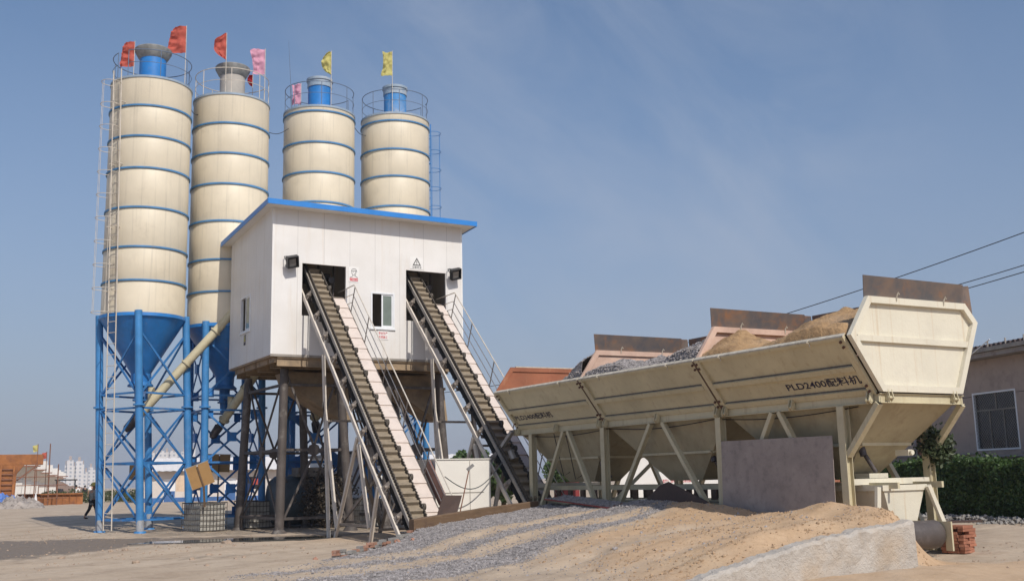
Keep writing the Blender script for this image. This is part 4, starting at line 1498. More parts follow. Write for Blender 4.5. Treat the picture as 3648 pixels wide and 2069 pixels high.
def conveyor(dx, label, nstairs):
    y0, z0 = 26.42, .46
    LEN = 13.1
    t = thing('inclined_conveyor', (12.5 + dx, y0, 0), label, 'conveyor', 'cleated belt conveyors climbing to the white building')

    def pt(x, s, q):
        return V(x + dx, y0 + s * CA - q * SA, z0 + s * SA + q * CA)

    def bar(m, x0, x1, s0, s1, q0, q1):
        a = pt(x0, s0, q0)
        m.frame_box(a, V(x1 - x0, 0, 0), pt(x0, s1, q0) - a, pt(x0, s0, q1) - a)
    # belt with cleats
    m = MB()
    bar(m, 12.19, 12.70, 0, LEN, -.02, 0)
    k = 0
    s = .15
    while s < LEN:
        a = [(s - .05, .0), (s + .06, .0), (s + .055, .10), (s + .015, .115), (s - .03, .10)]
        m.prism([pt(12.24, ss, qq) for ss, qq in a], (.40, 0, 0))
        s += .333
    belt = m.build('belt', 'cleat', t)
    for xa in (12.185, 12.645):
        m = MB()
        n = int(LEN / .06)
        P, F = [], []
        for i in range(n + 1):
            off = .03 if i % 2 else 0
            for xx, qq in ((xa + off, 0), (xa + off, .125), (xa + .03 + off, .125), (xa + .03 + off, 0)):
                P.append(pt(xx, i * .06, qq))
            if i:
                for j in range(3):
                    F.append(((i - 1) * 4 + j, i * 4 + j, i * 4 + j + 1, (i - 1) * 4 + j + 1))
        m.add(P, F)
        m.build('sidewall', 'sidewall', belt)
    m = MB()
    bar(m, 12.19, 12.70, .2, LEN, -.36, -.34)
    s = .3
    while s < LEN:
        bar(m, 12.25, 12.64, s, s + .05, -.46, -.36)
        s += .333
    m.build('return_belt', 'rubber', t)
    # frames
    m = MB()
    bar(m, 12.13, 12.17, -.1, LEN, -.085, .03)
    m.build('side_frame', 'frame', t)
    m = MB()
    bar(m, 12.715, 12.745, -.1, LEN, -.085, .0)
    m.build('side_frame', 'frame', t)
    m = MB()
    bar(m, 11.935, 11.96, .05, LEN - 1.2, -.50, -.36)
    bar(m, 11.96, 11.99, .05, LEN - 1.2, -.38, -.36)
    m.build('stringer', 'cream_steel', t)
    m = MB()
    bar(m, 12.715, 12.745, .05, LEN - 1.2, -.62, -.50)
    m.build('stringer', 'dusty_brown', t)
    s = .55
    i = 0
    while s < 11.6:
        m = MB()
        m.prism([pt(11.97, s - .16, -.36), pt(11.97, s + .12, -.36), pt(12.11, s + .10, -.10), pt(12.11, s - .02, -.10)], pt(0, .0, .02) - pt(0, 0, 0) + V(0, 0, 0))
        m.tube(pt(11.98, s, -.22), pt(12.12, s, -.22), .05, None, 10)
        bar(m, 11.97, 12.11, s - .04, s + .02, -.36, -.30)
        m.build('idler_bracket', 'dusty_brown', t, True)
        m = MB()
        m.tube(pt(12.70, s + .1, .05), pt(12.78, s + .1, .05), .095, None, 16)
        m.tube(pt(12.72, s + .1, .05), pt(12.795, s + .1, .05), .04, None, 10)
        m.build('edge_roller', 'sidewall', t, True)
        m = MB()
        m.tube(pt(12.17, s, -.42), pt(12.71, s, -.42), .06, None, 12)
        m.build('return_roller', 'machine', t, True)
        s += 1.16
    # tail pulley
    m = MB()
    m.tube(pt(12.17, -.12, -.17), pt(12.70, -.12, -.17), .185, None, 20)
    m.build('tail_pulley', 'rubber', t, True)
    # walkway of overlapping tread plates
    s = .35
    while s < 10.75:
        m = MB()
        a = pt(12.78, s, -.48)
        m.frame_box(a, V(.715, 0, 0), pt(12.78, s + .60, -.515) - a, pt(12.78, s, -.45) - a)
        m.build('tread', 'tread', t)
        s += .575
    m = MB()
    bar(m, 13.493, 13.52, .1, 10.95, -.60, -.455)
    bar(m, 12.76, 12.778, .1, 10.95, -.66, -.50)
    m.build('walkway_edge', 'dusty_brown', t)
    # handrail
    pd = V(0, -.40, .917)
    xr = 13.53
    tops = []
    s0r, s1r = (.3, 10.6)
    for hgt, rr in ((.93, .02), (.60, .014), (.30, .014)):
        m = MB()
        a = pt(xr, s0r, -.5) + pd * hgt
        bq = pt(xr, s1r, -.5) + pd * hgt
        ptsr = [a, bq, bq + V(0, .12, .0), bq + V(0, 1.5, -.02)]
        if hgt > .9:
            ptsr = [pt(xr, s0r - .25, -.5) + pd * .1, pt(xr, s0r - .1, -.5) + pd * (.75)] + ptsr
        m.path(ptsr, rr, 8)
        m.build('handrail', 'railw', t, True)
    for s in (.35, 2.35, 4.45, 6.6, 8.75, 10.5):
        m = MB()
        m.tube(pt(xr, s, -.56), pt(xr, s, -.5) + pd * .93, .018, None, 8)
        m.build('rail_post', 'dusty_brown', t, True)
    # trestles
    for xx, mt in ((11.97, 'cream_steel'), (13.42, 'dusty_brown')):
        for (ya, za), (yb_, zb_) in (((32.1, -.05), (32.72, 5.75)), ((31.55, -.05), (29.75, 2.95)), ((28.75, -.05), (28.2, 1.5)), ((29.7, 2.75), (28.85, .35)), ((31.4, .2), (32.6, 4.2))):
            m = MB()
            m.beam((xx + dx, ya, za), (xx + dx, yb_, zb_), .10, .09, (1, 0, 0))
            m.build('trestle_leg', mt, t)
    for p, q in (((12.0, 31.5, .45), (13.4, 31.5, .45)), ((12.0, 29.75, 2.7), (13.4, 29.75, 2.7)), ((12.0, 28.75, .3), (13.4, 28.75, .3)),
                 ((12.0, 31.4, .3), (13.4, 29.9, 2.6)), ((13.4, 31.4, .3), (12.0, 29.9, 2.6)), ((12.02, 28.8, .4), (12.02, 31.4, .4)), ((12.0, 32.5, 3.6), (13.4, 32.5, 3.6))):
        m = MB()
        m.beam(V(p) + V(dx, 0, 0), V(q) + V(dx, 0, 0), .09, .07)
        m.build('trestle_brace', 'dusty_brown', t)
    return t


conveyor(0, 'left cleated belt conveyor with walkway climbing steeply into the white building', 0)
conveyor(3.9, 'right cleated belt conveyor with walkway, rising from behind the batching hopper', 0)

# guard plates at the foot of the left belt
m = MB()
m.prism([(13.62, 28.34, 2.25), (13.62, 27.35, 1.25), (13.62, 27.69, .95), (13.62, 28.68, 1.95)], (.05, 0, 0))
m.solo('guard_board', 'redbrown', 'reddish brown board along the foot of the left walkway', 'board')
m = MB()
m.prism([(13.22, 26.6, 1.25), (13.80, 26.6, 1.23), (13.5, 26.45, .58), (12.88, 26.45, .50)], (0, .03, 0))
m.solo('guard_plate', 'brownplate', 'dark brown steel plate leaning at the foot of the left belt', 'plate')

# timber beam at the edge of the ramp
t0 = V(11.75, 25.5, .55)
t1 = V(15.75, 25.9, .90)
m = MB()
d = (t1 - t0)
sd_ = d.cross(V(0, 0, 1)).normalized()
n = 24
P, F = [], []
for i in range(n + 1):
    f = i / n
    c = t0 + d * f + V(0, 0, .03 * math.sin(f * 3) - .02)
    k = 1 + .05 * mnoise.noise(V(f * 6, 0, 0))
    for a, bb in ((-1, -1), (1, -1), (1.0, .86), (.86, 1.), (-.86, 1.), (-1, .86)):
        P.append(c + sd_ * (a * .125 * k) + V(0, 0, bb * .14 * k + .012 * mnoise.noise(V(f * 20, a * 3, bb * 3))))
for i in range(n):
    for j in range(6):
        F.append((i * 6 + j, i * 6 + (j + 1) % 6, i * 6 + 6 + (j + 1) % 6, i * 6 + 6 + j))
F += [(5, 4, 3, 2, 1, 0), tuple(range(n * 6, n * 6 + 6))]
m.add(P, F)
m.solo('timber_beam', 'timber', 'long squared brown timber lying on the ramp edge beside the left belt foot', 'timber beam')

# broken brick kerb along the ramp edge
kb = thing('brick_kerb', (9.5, 23.4, .1), 'low broken red brick kerb edging the gravel ramp', 'kerb')
m = MB()
mr = MB()
x = 8.7
while x < 11.7:
    y = float(kerb_y(np.array([x]))) + .06
    zt = np.interp(x, [7.4, 8.9, 10.3, 11.7], [.02, .13, .25, .38])
    z = H(x, y + .6) - .05
    while z < zt + rnd.uniform(-.06, .02):
        a = R(rnd.uniform(35, 48))
        u = V(math.cos(a), math.sin(a), 0)
        w = V(-u.y, u.x, 0)
        (m if rnd.random() < .42 else mr).frame_box(V(x + rnd.uniform(-.03, .03), y + rnd.uniform(-.04, .06), z), u * rnd.uniform(.16, .23), w * .11, V(rnd.uniform(-.01, .01), rnd.uniform(-.01, .01), .055))
        z += .06
    x += .17
m.build('bricks', 'redrock', kb)
mr.build('mortared_bricks', 'mortar', kb)

# ------------------------------------------------------------------ batching hopper
hp = thing('batching_hopper', (17.5, 21.0, 0), 'long cream three-bay batching hopper on braced legs beside the ramp', 'hopper')
YE, YJ1, YJ2, YF = 14.1, 18.57, 23.28, 27.85
XL, XR = 16.36, 18.72


def fp(s, y, out=0.):
    """point on the sloping front panel; s 0 at the bottom, 1 at the top rail"""
    a, c = V(16.37, y, 3.14), V(15.58, y, 4.20)
    n = V(-1.06, 0, -.79).normalized()
    return a.lerp(c, s) + n * out


def bpn(s, y, out=0.):
    a, c = V(18.71, y, 3.14), V(19.39, y, 4.63)
    n = V(1.49, 0, -.68).normalized()
    return a.lerp(c, s) + n * out


bays = ((YE + .06, YJ1 - .02), (YJ1 + .02, YJ2 - .02), (YJ2 + .02, YF - .04))
for ya, yb_ in bays:
    m = MB()
    a = fp(0, ya, 0)
    m.frame_box(a, fp(0, yb_, 0) - a, fp(1, ya, 0) - a, fp(0, ya, -.012) - a)
    pn = m.build('front_panel', 'hopper', hp)
    for s0, s1, o_ in ((.0, .085, .07), (.42, .50, .07), (.95, 1.0, .05)):
        m = MB()
        a = fp(s0, ya + .16, .001)
        m.frame_box(a, fp(s0, yb_ - .16, .001) - a, fp(s1, ya + .16, .001) - a, fp(s0, ya + .16, o_) - a)
        m.build('stiffener', 'hopper', pn)
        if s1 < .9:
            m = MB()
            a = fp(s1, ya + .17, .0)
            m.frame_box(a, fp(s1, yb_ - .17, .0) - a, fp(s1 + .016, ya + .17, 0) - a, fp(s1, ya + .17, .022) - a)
            m.build('shade_line', 'shade_strip', pn)  # thin dark strip standing in for the shadow line above the stiffener
    for y0_, y1_ in ((ya, ya + .15), (yb_ - .15, yb_)):
        m = MB()
        a = fp(0, y0_, .001)
        m.frame_box(a, fp(0, y1_, .001) - a, fp(1, y0_, .001) - a, fp(0, y0_, .06) - a)
        m.build('end_stile', 'hopper', pn)
    m = MB()
    a = fp(1.0, ya, .06) + V(0, 0, .002)
    m.frame_box(a, V(0, yb_ - ya, 0), fp(1.0, ya, -.03) - fp(1.0, ya, .06), V(0, 0, .03))
    m.build('top_edge', 'edge', pn)
    for f in (.2, .8):
        yy = ya + (yb_ - ya) * f
        m = MB()
        m.path([fp(.97, yy, .06), fp(1.02, yy, .1), fp(1.03, yy, .05), fp(1.0, yy, .02)], .014, 6)
        m.path([fp(.97, yy, .06), fp(.93, yy, .085)], .014, 6)
        m.build('hook', 'edge', pn, True)
    # lugs on the frame beam
    for yy in (ya + .12, (ya + yb_) / 2, yb_ - .12):
        m = MB()
        m.prism([(XL - .10, yy - .05, 3.16), (XL - .16, yy - .05, 2.98), (XL - .10, yy - .05, 2.92), (XL - .03, yy - .05, 2.98), (XL - .03, yy - .05, 3.16)], (0, .02, 0))
        m.prism([(XL - .10, yy + .03, 3.16), (XL - .16, yy + .03, 2.98), (XL - .10, yy + .03, 2.92), (XL - .03, yy + .03, 2.98), (XL - .03, yy + .03, 3.16)], (0, .02, 0))
        m.tube((XL - .10, yy - .06, 2.99), (XL - .10, yy + .06, 2.99), .035, None, 10)
        m.build('lug', 'hopper', hp)
    # back wall
    m = MB()
    a = bpn(0, ya)
    m.frame_box(a, bpn(0, yb_) - a, bpn(1, ya) - a, bpn(0, ya, .012) - a)
    m.build('rear_panel', 'rust_dust', hp)
    m = MB()
    a = V(19.395, ya, 4.60)
    m.frame_box(a, V(0, yb_ - ya, 0), V(-.05, 0, .82), V(.012, 0, 0))
    if ya < 20:
        m.build('rear_extension_plate', 'plate', hp)
for yj in (YJ1, YJ2):
    m = MB()
    a = fp(-.02, yj - .018, .0)
    m.frame_box(a, V(0, .036, 0), fp(1.0, yj - .018, 0) - a, fp(-.02, yj - .018, .075) - a)
    m.build('joint_flange', 'hinge', hp)
for yj in (YE + .08, YJ1, YJ2, YF - .1):
    for s_ in (.06, .16, .30, .84, .93):
        for dy in (-.07, .07):
            if (yj < 15 and dy < 0) or (yj > 27 and dy > 0):
                continue
            if s_ in (.3,):
                continue
            m = MB()
            p = fp(s_, yj + dy, .06)
            m.tube(p, fp(s_, yj + dy, .10), .028, None, 6)
            m.build('bolt', 'bolt', hp)
# partitions and end panels
PROF = [(16.37, 3.14), (15.60, 4.20), (16.16, 4.985), (19.03, 5.01), (19.38, 4.63), (18.70, 3.14)]


def inset(poly, d):
    c = V(sum(p[0] for p in poly) / len(poly), sum(p[1] for p in poly) / len(poly))
    out = []
    n = len(poly)
    for i in range(n):
        p0, p1, p2 = (V(poly[(i + k) % n]) for k in (-1, 0, 1))
        d1, d2 = (p1 - p0).normalized(), (p2 - p1).normalized()
        n1, n2 = V(d1.y, -d1.x), V(d2.y, -d2.x)
        if (c - p1).dot(n1) < 0:
            n1 = -n1
        if (c - p1).dot(n2) < 0:
            n2 = -n2
        bis = (n1 + n2).normalized()
        out.append(p1 + bis * (d / max(.3, bis.dot(n1))))
    return out


def partition(y, name, pm, fm, plate_h, depth, label=None):
    m = MB()
    m.prism([(p[0], y, p[1]) for p in PROF], (0, .014, 0))
    po = m.build(name, pm, hp)
    ins = inset(PROF, .13)
    m = MB()
    n = len(PROF)
    for i in range(n):
        j = (i + 1) % n
        q = [PROF[i], PROF[j], tuple(ins[j]), tuple(ins[i])]
        m.prism([(p[0], y - .001, p[1]) for p in q], (0, -depth, 0))
    m.build('rim_frame', fm, po)
    if name == 'end_panel':
        m = MB()
        m.box((15.80, y - depth * .8, 4.10), (19.10, y - .001, 4.22))
        m.build('mid_rail', fm, po)
    if plate_h:
        m = MB()
        m.prism([(16.16, y + .02, 4.97), (19.05, y + .02, 5.0), (19.12, y - .02, 5.0 + plate_h - .01), (19.0, y - .10, 5.0 + plate_h), (16.05, y - .10, 4.985 + plate_h)], (0, .012, 0))
        m.prism([(19.05, y + .02, 5.0), (19.40, y + .02, 4.66), (19.34, y + .02, 5.42), (19.12, y - .02, 4.99 + plate_h)], (0, .012, 0))
        m.build('extension_plate', 'plate', po)
        for xx in (16.95, 18.35):
            m = MB()
            m.path([(xx, y - depth - .005, 4.93), (xx, y - depth - .02, 5.03), (xx + .02, y - depth - .05, 5.10), (xx + .05, y - depth - .04, 5.06)], .014, 6)
            m.build('hook', 'edge', po, True)
    return po


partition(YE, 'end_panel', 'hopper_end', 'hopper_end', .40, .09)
partition(YJ1, 'partition_panel', 'rust_dust', 'rust_dust', .42, .08)
partition(YJ2, 'partition_panel', 'rust_dust', 'rust_dust', .42, .05)
partition(YF, 'partition_panel', 'rust', 'rust', 0, .03)
m = MB()
m.beam((16.35, YF + .02, 4.99), (19.0, YF + .02, 5.01), .07, .06)
m.build('rear_rail', 'edge', hp)
# frame beams
for xx, sgn in ((XL, -1), (XR, 1)):
    m = MB()
    m.box((xx - .04, YE - .02, 2.93), (xx + .05, 28.0, 2.945))
    m.box((xx - .04, YE - .02, 3.10), (xx + .05, 28.0, 3.115))
    m.box((xx - .006, YE - .02, 2.945), (xx + .006, 28.0, 3.10))
    m.build('frame_beam', 'hopper', hp)
for yy in (YE - .05, 27.99):
    m = MB()
    m.box((XL - .04, yy, 2.93), (XR + .05, yy + .09, 2.945))
    m.box((XL - .04, yy, 3.10), (XR + .05, yy + .09, 3.115))
    m.box((XL - .04, yy + .04, 2.945), (XR + .05, yy + .055, 3.10))
    m.build('frame_beam', 'hopper', hp)
for xx in (16.55, 18.45):
    m = MB()
    for o_ in (-.06, .04):
        m.prism([(xx + o_, YE - .09, 3.20), (xx + o_, YE - .13, 3.02), (xx + o_, YE - .07, 2.95), (xx + o_, YE - .03, 3.0), (xx + o_, YE - .03, 3.20)], (.02, 0, 0))
    m.tube((xx - .07, YE - .08, 3.03), (xx + .07, YE - .08, 3.03), .03, None, 10)
    m.build('lug', 'hopper', hp)
# legs and braces
LY = (15.05, 18.7, 23.3, 26.98)
for xx in (16.36, 18.78):
    for yy in LY:
        m = MB()
        w = .085
        m.box((xx - w, yy - w, -.1), (xx - w + .014, yy + w, 2.928))
        m.box((xx + w - .014, yy - w, -.1), (xx + w, yy + w, 2.928))
        m.box((xx - w + .014, yy - .01, -.1), (xx + w - .014, yy + .01, 2.928))
        m.box((xx - w - .006, yy - w + .0, -.1), (xx - w - .001, yy + w, 2.92))
        m.build('leg', 'hopper', hp)
    for y0_, y1_ in ((25.28, 26.75), (25.05, 23.55), (21.28, 23.0), (20.8, 18.98), (17.0, 18.45), (16.8, 15.35)):
        m = MB()
        m.beam((xx, y0_, 2.925), (xx, y1_, .55), .10, .12, (1, 0, 0))
        m.build('brace', 'hopper', hp)
    m = MB()
    m.beam((xx, 14.98, 1.95), (xx, YE + .03, 2.93), .10, .14, (1, 0, 0))
    m.build('brace', 'hopper', hp)
for yy in (15.05, 26.98):
    m = MB()
    m.box((16.45, yy - .05, 1.38), (18.69, yy + .05, 1.50))
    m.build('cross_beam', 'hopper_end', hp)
m = MB()
m.beam((16.45, 23.3, .9), (18.7, 23.3, 2.6), .09, .07)
m.build('cross_brace', 'hopper', hp)
m = MB()
m.beam((16.45, 18.7, .9), (18.7, 18.7, 2.6), .09, .07)
m.build('cross_brace', 'hopper', hp)
# funnels
for ya, yb_ in ((YE + .14, YJ1 - .05), (YJ1 + .05, YJ2 - .05), (YJ2 + .05, YF - .1)):
    yc = (ya + yb_) / 2
    T = [(16.46, ya, 2.95), (18.66, ya, 2.95), (18.66, yb_, 2.95), (16.46, yb_, 2.95)]
    hb = .62
    B = [(17.1, yc - hb, 1.52), (17.95, yc - hb, 1.52), (17.95, yc + hb, 1.52), (17.1, yc + hb, 1.52)]
    m = MB()
    m.add(T + B, [(0, 1, 5, 4), (1, 2, 6, 5), (2, 3, 7, 6), (3, 0, 4, 7)])
    f_ = m.build('funnel', 'funnel', hp)
    m = MB()
    k = .56
    Mid = [V(T[i]).lerp(V(B[i]), k) for i in range(4)]
    for i in range(4):
        p, q = Mid[i], Mid[(i + 1) % 4]
        n_ = (q - p).cross(V(0, 0, 1)).normalized()
        m.frame_box(p + n_ * .004, q - p, n_ * .06, V(0, 0, .06))
    m.build('belt_rib', 'hopper', f_)
    m = MB()
    yv = yc - 1.15
    m.tube((16.95, yv, 2.35), (16.95, yv - .1, 1.95), .07, None, 12)
    m.tube((17.0, yv - .1, 1.95), (17.15, yv - .2, 1.62), .045, None, 10)
    m.build('gate_cylinder', 'machine', f_, True)
# end funnel lug and stub
m = MB()
m.box((17.78, 14.72, 1.94), (17.90, 15.05, 2.06))
m.tube((17.84, 14.70, 2.0), (17.84, 14.66, 2.0), .05, None, 12)
m.build('vibrator_bracket', 'hopper_end', hp, True)
m = MB()
m.box((17.2, 15.25, 1.505), (17.75, 15.62, 1.60))
m.build('outlet_spout', 'hopper_end', hp)
# red marks and lettering
xd, yd = V(0, -1, 0), V(15.58 - 16.37, 0, 4.20 - 3.14)
text_mesh('PLD2400配料机', fp(.175, 16.35, .001), xd, yd, 1.98, .20, 'lettering', 'navytext', hp, .006, .012)
text_mesh('PLD2400配料机', fp(.20, 27.6, .001), xd, yd, 2.05, .20, 'lettering', 'navytext', hp, .006, .012)
m = MB()
m.path([(16.9, 21.75, 2.62), (16.93, 21.7, 2.52), (16.98, 21.6, 2.45), (16.98, 21.5, 2.44)], .015, 5)
m.path([(16.9, 20.9, 2.7), (16.9, 20.6, 2.68), (16.95, 20.55, 2.55)], .015, 5)
m.path([(16.93, 20.7, 2.62), (17.1, 20.65, 2.0)], .012, 5)
m.build('red_chalk_mark', 'redpaint', hp)
# electric boxes and cables on the frame
m = MB()
pts = []
for i in range(40):
    f = i / 39
    yy = 27.5 - 12.8 * f
    pts.append((16.42, yy, 2.90 - .10 * abs(math.sin(f * 9.4))))
m.path(pts, .012, 5)
for yy, zz in ((25.9, 1.7), (25.3, 1.6)):
    m.path([(16.42, yy, 2.9), (16.5, yy - .1, 2.3), (16.62, yy - .15, zz), (16.7, yy - .35, zz + .1)], .012, 5)
m.build('cable', 'cable', hp)
m = MB()
m.beam((16.05, 28.25, 2.62), (16.15, 27.8, 3.05), .13, .10)
m.tube((16.2, 28.05, 2.5), (16.28, 28.0, 2.25), .09, .11, 10)
m.build('lamp_fitting', 'steel', hp, True)


# material heaps in the bays
def heap(name, mat, ya, yb_, peaks, base, label, stones, seed):
    n1, n2 = 60, 70
    P = np.zeros((n1, n2, 3))
    for i in range(n1):
        for j in range(n2):
            u, y = i / (n1 - 1), ya + (yb_ - ya) * j / (n2 - 1)
            z = base
            x = 15.7 + 3.6 * u
            for (px, py, pz, sl) in peaks:
                z = max(z, pz - sl * math.hypot(x - px, (y - py)))
            z += (.16 if not stones else .06) * (fbm(np.array(x * 2.2), np.array(y * 2.2), 5) - .5) + .10 * (fbm(np.array(x * 8.), np.array(y * 8.), 3) - .5)
            # stay inside the bin walls
            xl = np.interp(z, [3.14, 4.2, 4.98], [16.40, 15.62, 16.15]) if z < 4.2 else 15.60
            xr = np.interp(z, [3.14, 4.63], [18.68, 19.35])
            z = min(z, 4.23) if x < 15.72 else z
            P[i, j] = (min(max(x, xl), xr), y, z)
    idx = np.arange(n1 * n2).reshape(n1, n2)
    F = np.stack([idx[:-1, :-1], idx[1:, :-1], idx[1:, 1:], idx[:-1, 1:]], -1).reshape(-1, 4)
    c = V(17.5, (ya + yb_) / 2, 3.6)
    t = thing(name, c, label, 'heap')
    np_obj('surface', P.reshape(-1, 3), F, [mat], t, True)
    if stones:
        rs = np.random.RandomState(seed)
        k = rs.randint(0, n1 - 1, stones), rs.randint(0, n2 - 1, stones)
        f, g = rs.rand(stones, 1), rs.rand(stones, 1)
        q = (P[k] * (1 - f) + P[k[0] + 1, k[1]] * f) * (1 - g) + g * (P[k[0], k[1] + 1] * (1 - f) + P[k[0] + 1, k[1] + 1] * f)
        VV, FF = octa_stones(q[:, 0], q[:, 1], q[:, 2] + .012, rs.uniform(.014, .032, stones), seed)
        o = np_obj('loose_stones', VV, FF, ['stone'], t)
        o['kind'] = 'stuff'
    return t


heap('gravel_heap', 'gravelbed', YJ2 + .06, YF - .06, [(16.25, 23.2, 4.98, .60), (17.6, 23.3, 5.15, .55)], 3.4, 'grey gravel heap in the leftmost bay against the rust orange wall', 14000, 21)
heap('gravel_heap', 'gravelbed', YJ1 + .06, YJ2 - .06, [(16.5, 22.4, 4.66, .30), (17.6, 22.3, 4.8, .4), (16.7, 19.0, 4.88, .42), (18.2, 18.8, 5.1, .5)], 4.15, 'grey gravel heap in the middle bay of the long hopper', 22000, 22)
heap('sand_heap', 'sandheap', YE + .1, YJ1 - .06, [(16.65, 18.15, 4.86, .52), (17.05, 15.35, 5.02, .42), (18.2, 15.6, 5.25, .5), (16.3, 14.6, 4.5, .35), (15.9, 18.2, 4.42, .4)], 4.2, 'orange sand heaped in the bay nearest the cream end panel', 0, 23)

# weigh bin and collecting belt under the hopper
wb_ = thing('weigh_bin', (17.3, 15.2, 0), 'small cream weigh bin under the near end of the hopper', 'bin')
m = MB()
T = [(16.75, 14.55, 1.36), (17.98, 14.55, 1.36), (17.98, 16.3, 1.36), (16.75, 16.3, 1.36)]
B = [(17.0, 14.62, .5), (17.68, 14.62, .5), (17.68, 16.2, .5), (17.0, 16.2, .5)]
B = [V(17.05, 14.60, .42), V(17.62, 14.60, .42), V(17.62, 16.2, .42), V(17.05, 16.2, .42)]
m.add(T + B, [(0, 1, 5, 4), (1, 2, 6, 5), (2, 3, 7, 6), (3, 0, 4, 7), (3, 2, 1, 0)])
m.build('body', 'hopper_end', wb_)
m = MB()
m.box((16.72, 14.52, 1.26), (18.01, 14.548, 1.37))
m.box((16.72, 14.548, 1.26), (16.75, 16.3, 1.37))
m.build('rim', 'hopper_end', wb_)
for p, q in (((17.95, 14.45, 1.34), (18.62, 14.45, -.05)), ((16.62, 14.55, 1.34), (16.50, 14.55, .3)), ((16.95, 14.7, 1.3), (17.02, 14.7, .3))):
    m = MB()
    m.beam(p, q, .10, .07, (0, 1, 0))
    m.build('leg', 'hopper_end', wb_)

cb = thing('collecting_belt', (17.5, 20.5, 0), 'low belt conveyor running under the hopper with grey drum at its near end', 'conveyor')
m = MB()
for xx in (16.92, 18.2):
    m.box((xx - .03, 14.3, 1.30), (xx + .03, 27.6, 1.42))
    m.box((xx - .03, 16.4, 1.02), (xx + .03, 27.6, 1.06))
m.build('rails', 'hopper', cb)
for xx in (16.92, 18.2):
    yy = 16.5
    while yy < 27.5:
        m = MB()
        m.box((xx - .028, yy, 1.06), (xx + .028, yy + .18, 1.30))
        m.build('rail_post', 'hinge', cb)
        yy += .62
m = MB()
m.box((16.98, 16.5, .98), (18.12, 27.4, 1.0))
m.build('belt', 'rubber', cb)
m = MB()
m.box((16.88, 16.4, .30), (16.895, 27.4, 1.0))
m.build('skirt_plate', 'hopper', cb)
m = MB()
m.tube((16.42, 13.92, .44), (17.34, 13.92, .44), .265, None, 36)
m.build('drum', 'drum', cb, True)
m = MB()
m.box((17.37, 13.55, .50), (17.41, 14.5, .68))
m.box((17.37, 14.0, .14), (17.41, 14.5, .50))
m.box((17.37, 13.55, .14), (17.41, 13.7, .5))
m.tube((17.34, 13.92, .44), (17.85, 13.92, .44), .03, None, 10)
m.build('take_up_frame', 'hopper', cb, True)

# steel sheets about the ramp
m = MB()
m.frame_box((16.17, 18.55, .78), (0, -3.3, -.02), (.05, 0, 1.60), (.014, 0, 0))
m.solo('steel_sheet', 'greyplate', 'large grey speckled steel sheet leaning on the hopper legs', 'steel sheet')
t = thing('steel_sheet', (15.6, 23.7, .9), 'thin red-edged steel sheet lying on the gravel under the hopper', 'steel sheet')
c = [(15.75, 25.4, 1.07), (15.45, 21.8, .875), (15.95, 22.0, .99), (16.25, 25.2, 1.16)]
m = MB()
m.prism(c, (0, 0, .012))
m.build('sheet', 'redbrown', t)
m = MB()
a, bb = V(c[0]), V(c[1])
m.beam(a + V(-.012, 0, .004), bb + V(-.012, 0, .004), .02, .03)
m.build('red_edge', 'redpaint', t)
q = np.array([V(c[0]).lerp(V(c[1]), rnd.random()).lerp(V(c[3]).lerp(V(c[2]), rnd.random()), rnd.random() * .93 + .05) for _ in range(2600)])
VV, FF = octa_stones(q[:, 0], q[:, 1], q[:, 2] + .022, np.random.RandomState(5).uniform(.012, .028, len(q)), 9)
np_obj('gravel_cover', VV, FF, ['stone'], t)['kind'] = 'stuff'
m = MB()
m.prism([(16.15, 21.9, .75), (16.30, 20.95, 1.42), (16.32, 20.65, 1.50), (16.15, 18.85, .98), (16.1, 18.8, .75)], (.02, .0, 0))
m.solo('steel_sheet', 'brownplate', 'dark rusty steel sheet propped point upward behind the sand crest', 'steel sheet')

# camouflage bundle tied to the right leg
rs = np.random.RandomState(31)
pc = rs.randn(900, 3) * np.array([.17, .14, .17]) + np.array([18.85, 14.95, 2.15])
ang = rs.rand(700) * 6.28
pr = np.stack([18.95 + .27 * np.cos(ang), 14.88 + .06 * rs.randn(700), 2.12 + .26 * np.sin(ang)], -1) + .05 * rs.randn(700, 3)
P, F = leaf_cloud(np.concatenate([pc, pr]), .05, 3)
o = np_obj('camouflage_net', P, F, ['camo'])
tag(o, 'bundle of green camouflage netting tied to the far hopper leg', 'net')

# ------------------------------------------------------------------ concrete retaining wall
m = MB()
n = 170
P, F = [], []
for i in range(n + 1):
    x = 6.5 + (14.92 - 6.5) * i / n
    zt = float(np.interp(x, [6.5, 8.8, 10.32, 12.16, 12.9, 13.86, 14.92], [-.08, .0, .16, .52, .63, .72, .81]))
    zt += .045 * mnoise.noise(V(x * 2.3, 0, 0)) + .035 * mnoise.noise(V(x * 6, 3, 0)) + .02 * mnoise.noise(V(x * 17, 5, 0)) - .05 * max(0, mnoise.noise(V(x * 3.1, 9, 0)) - .2)
    y = 12.36 + .02 * mnoise.noise(V(x * 1.2, 7, 0))
    ch = .05 + .05 * mnoise.noise(V(x * 5, 1, 4))
    for yy, zz in ((y - .02, -.25), (y, zt - ch), (y + ch * .9, zt), (12.60, zt + .01), (12.60, -.25)):
        P.append((x, yy, zz))
for i in range(n):
    for j in range(5):
        F.append((i * 5 + j, i * 5 + 5 + j, i * 5 + 5 + (j + 1) % 5, i * 5 + (j + 1) % 5))
F += [(0, 1, 2, 3, 4)[::1], tuple(range(n * 5, n * 5 + 5))[::-1]]
m.add(P, F)
m.solo('retaining_wall', 'concrete_old', 'low rough concrete wall holding back the sand ramp in the foreground', 'wall', smooth=False)

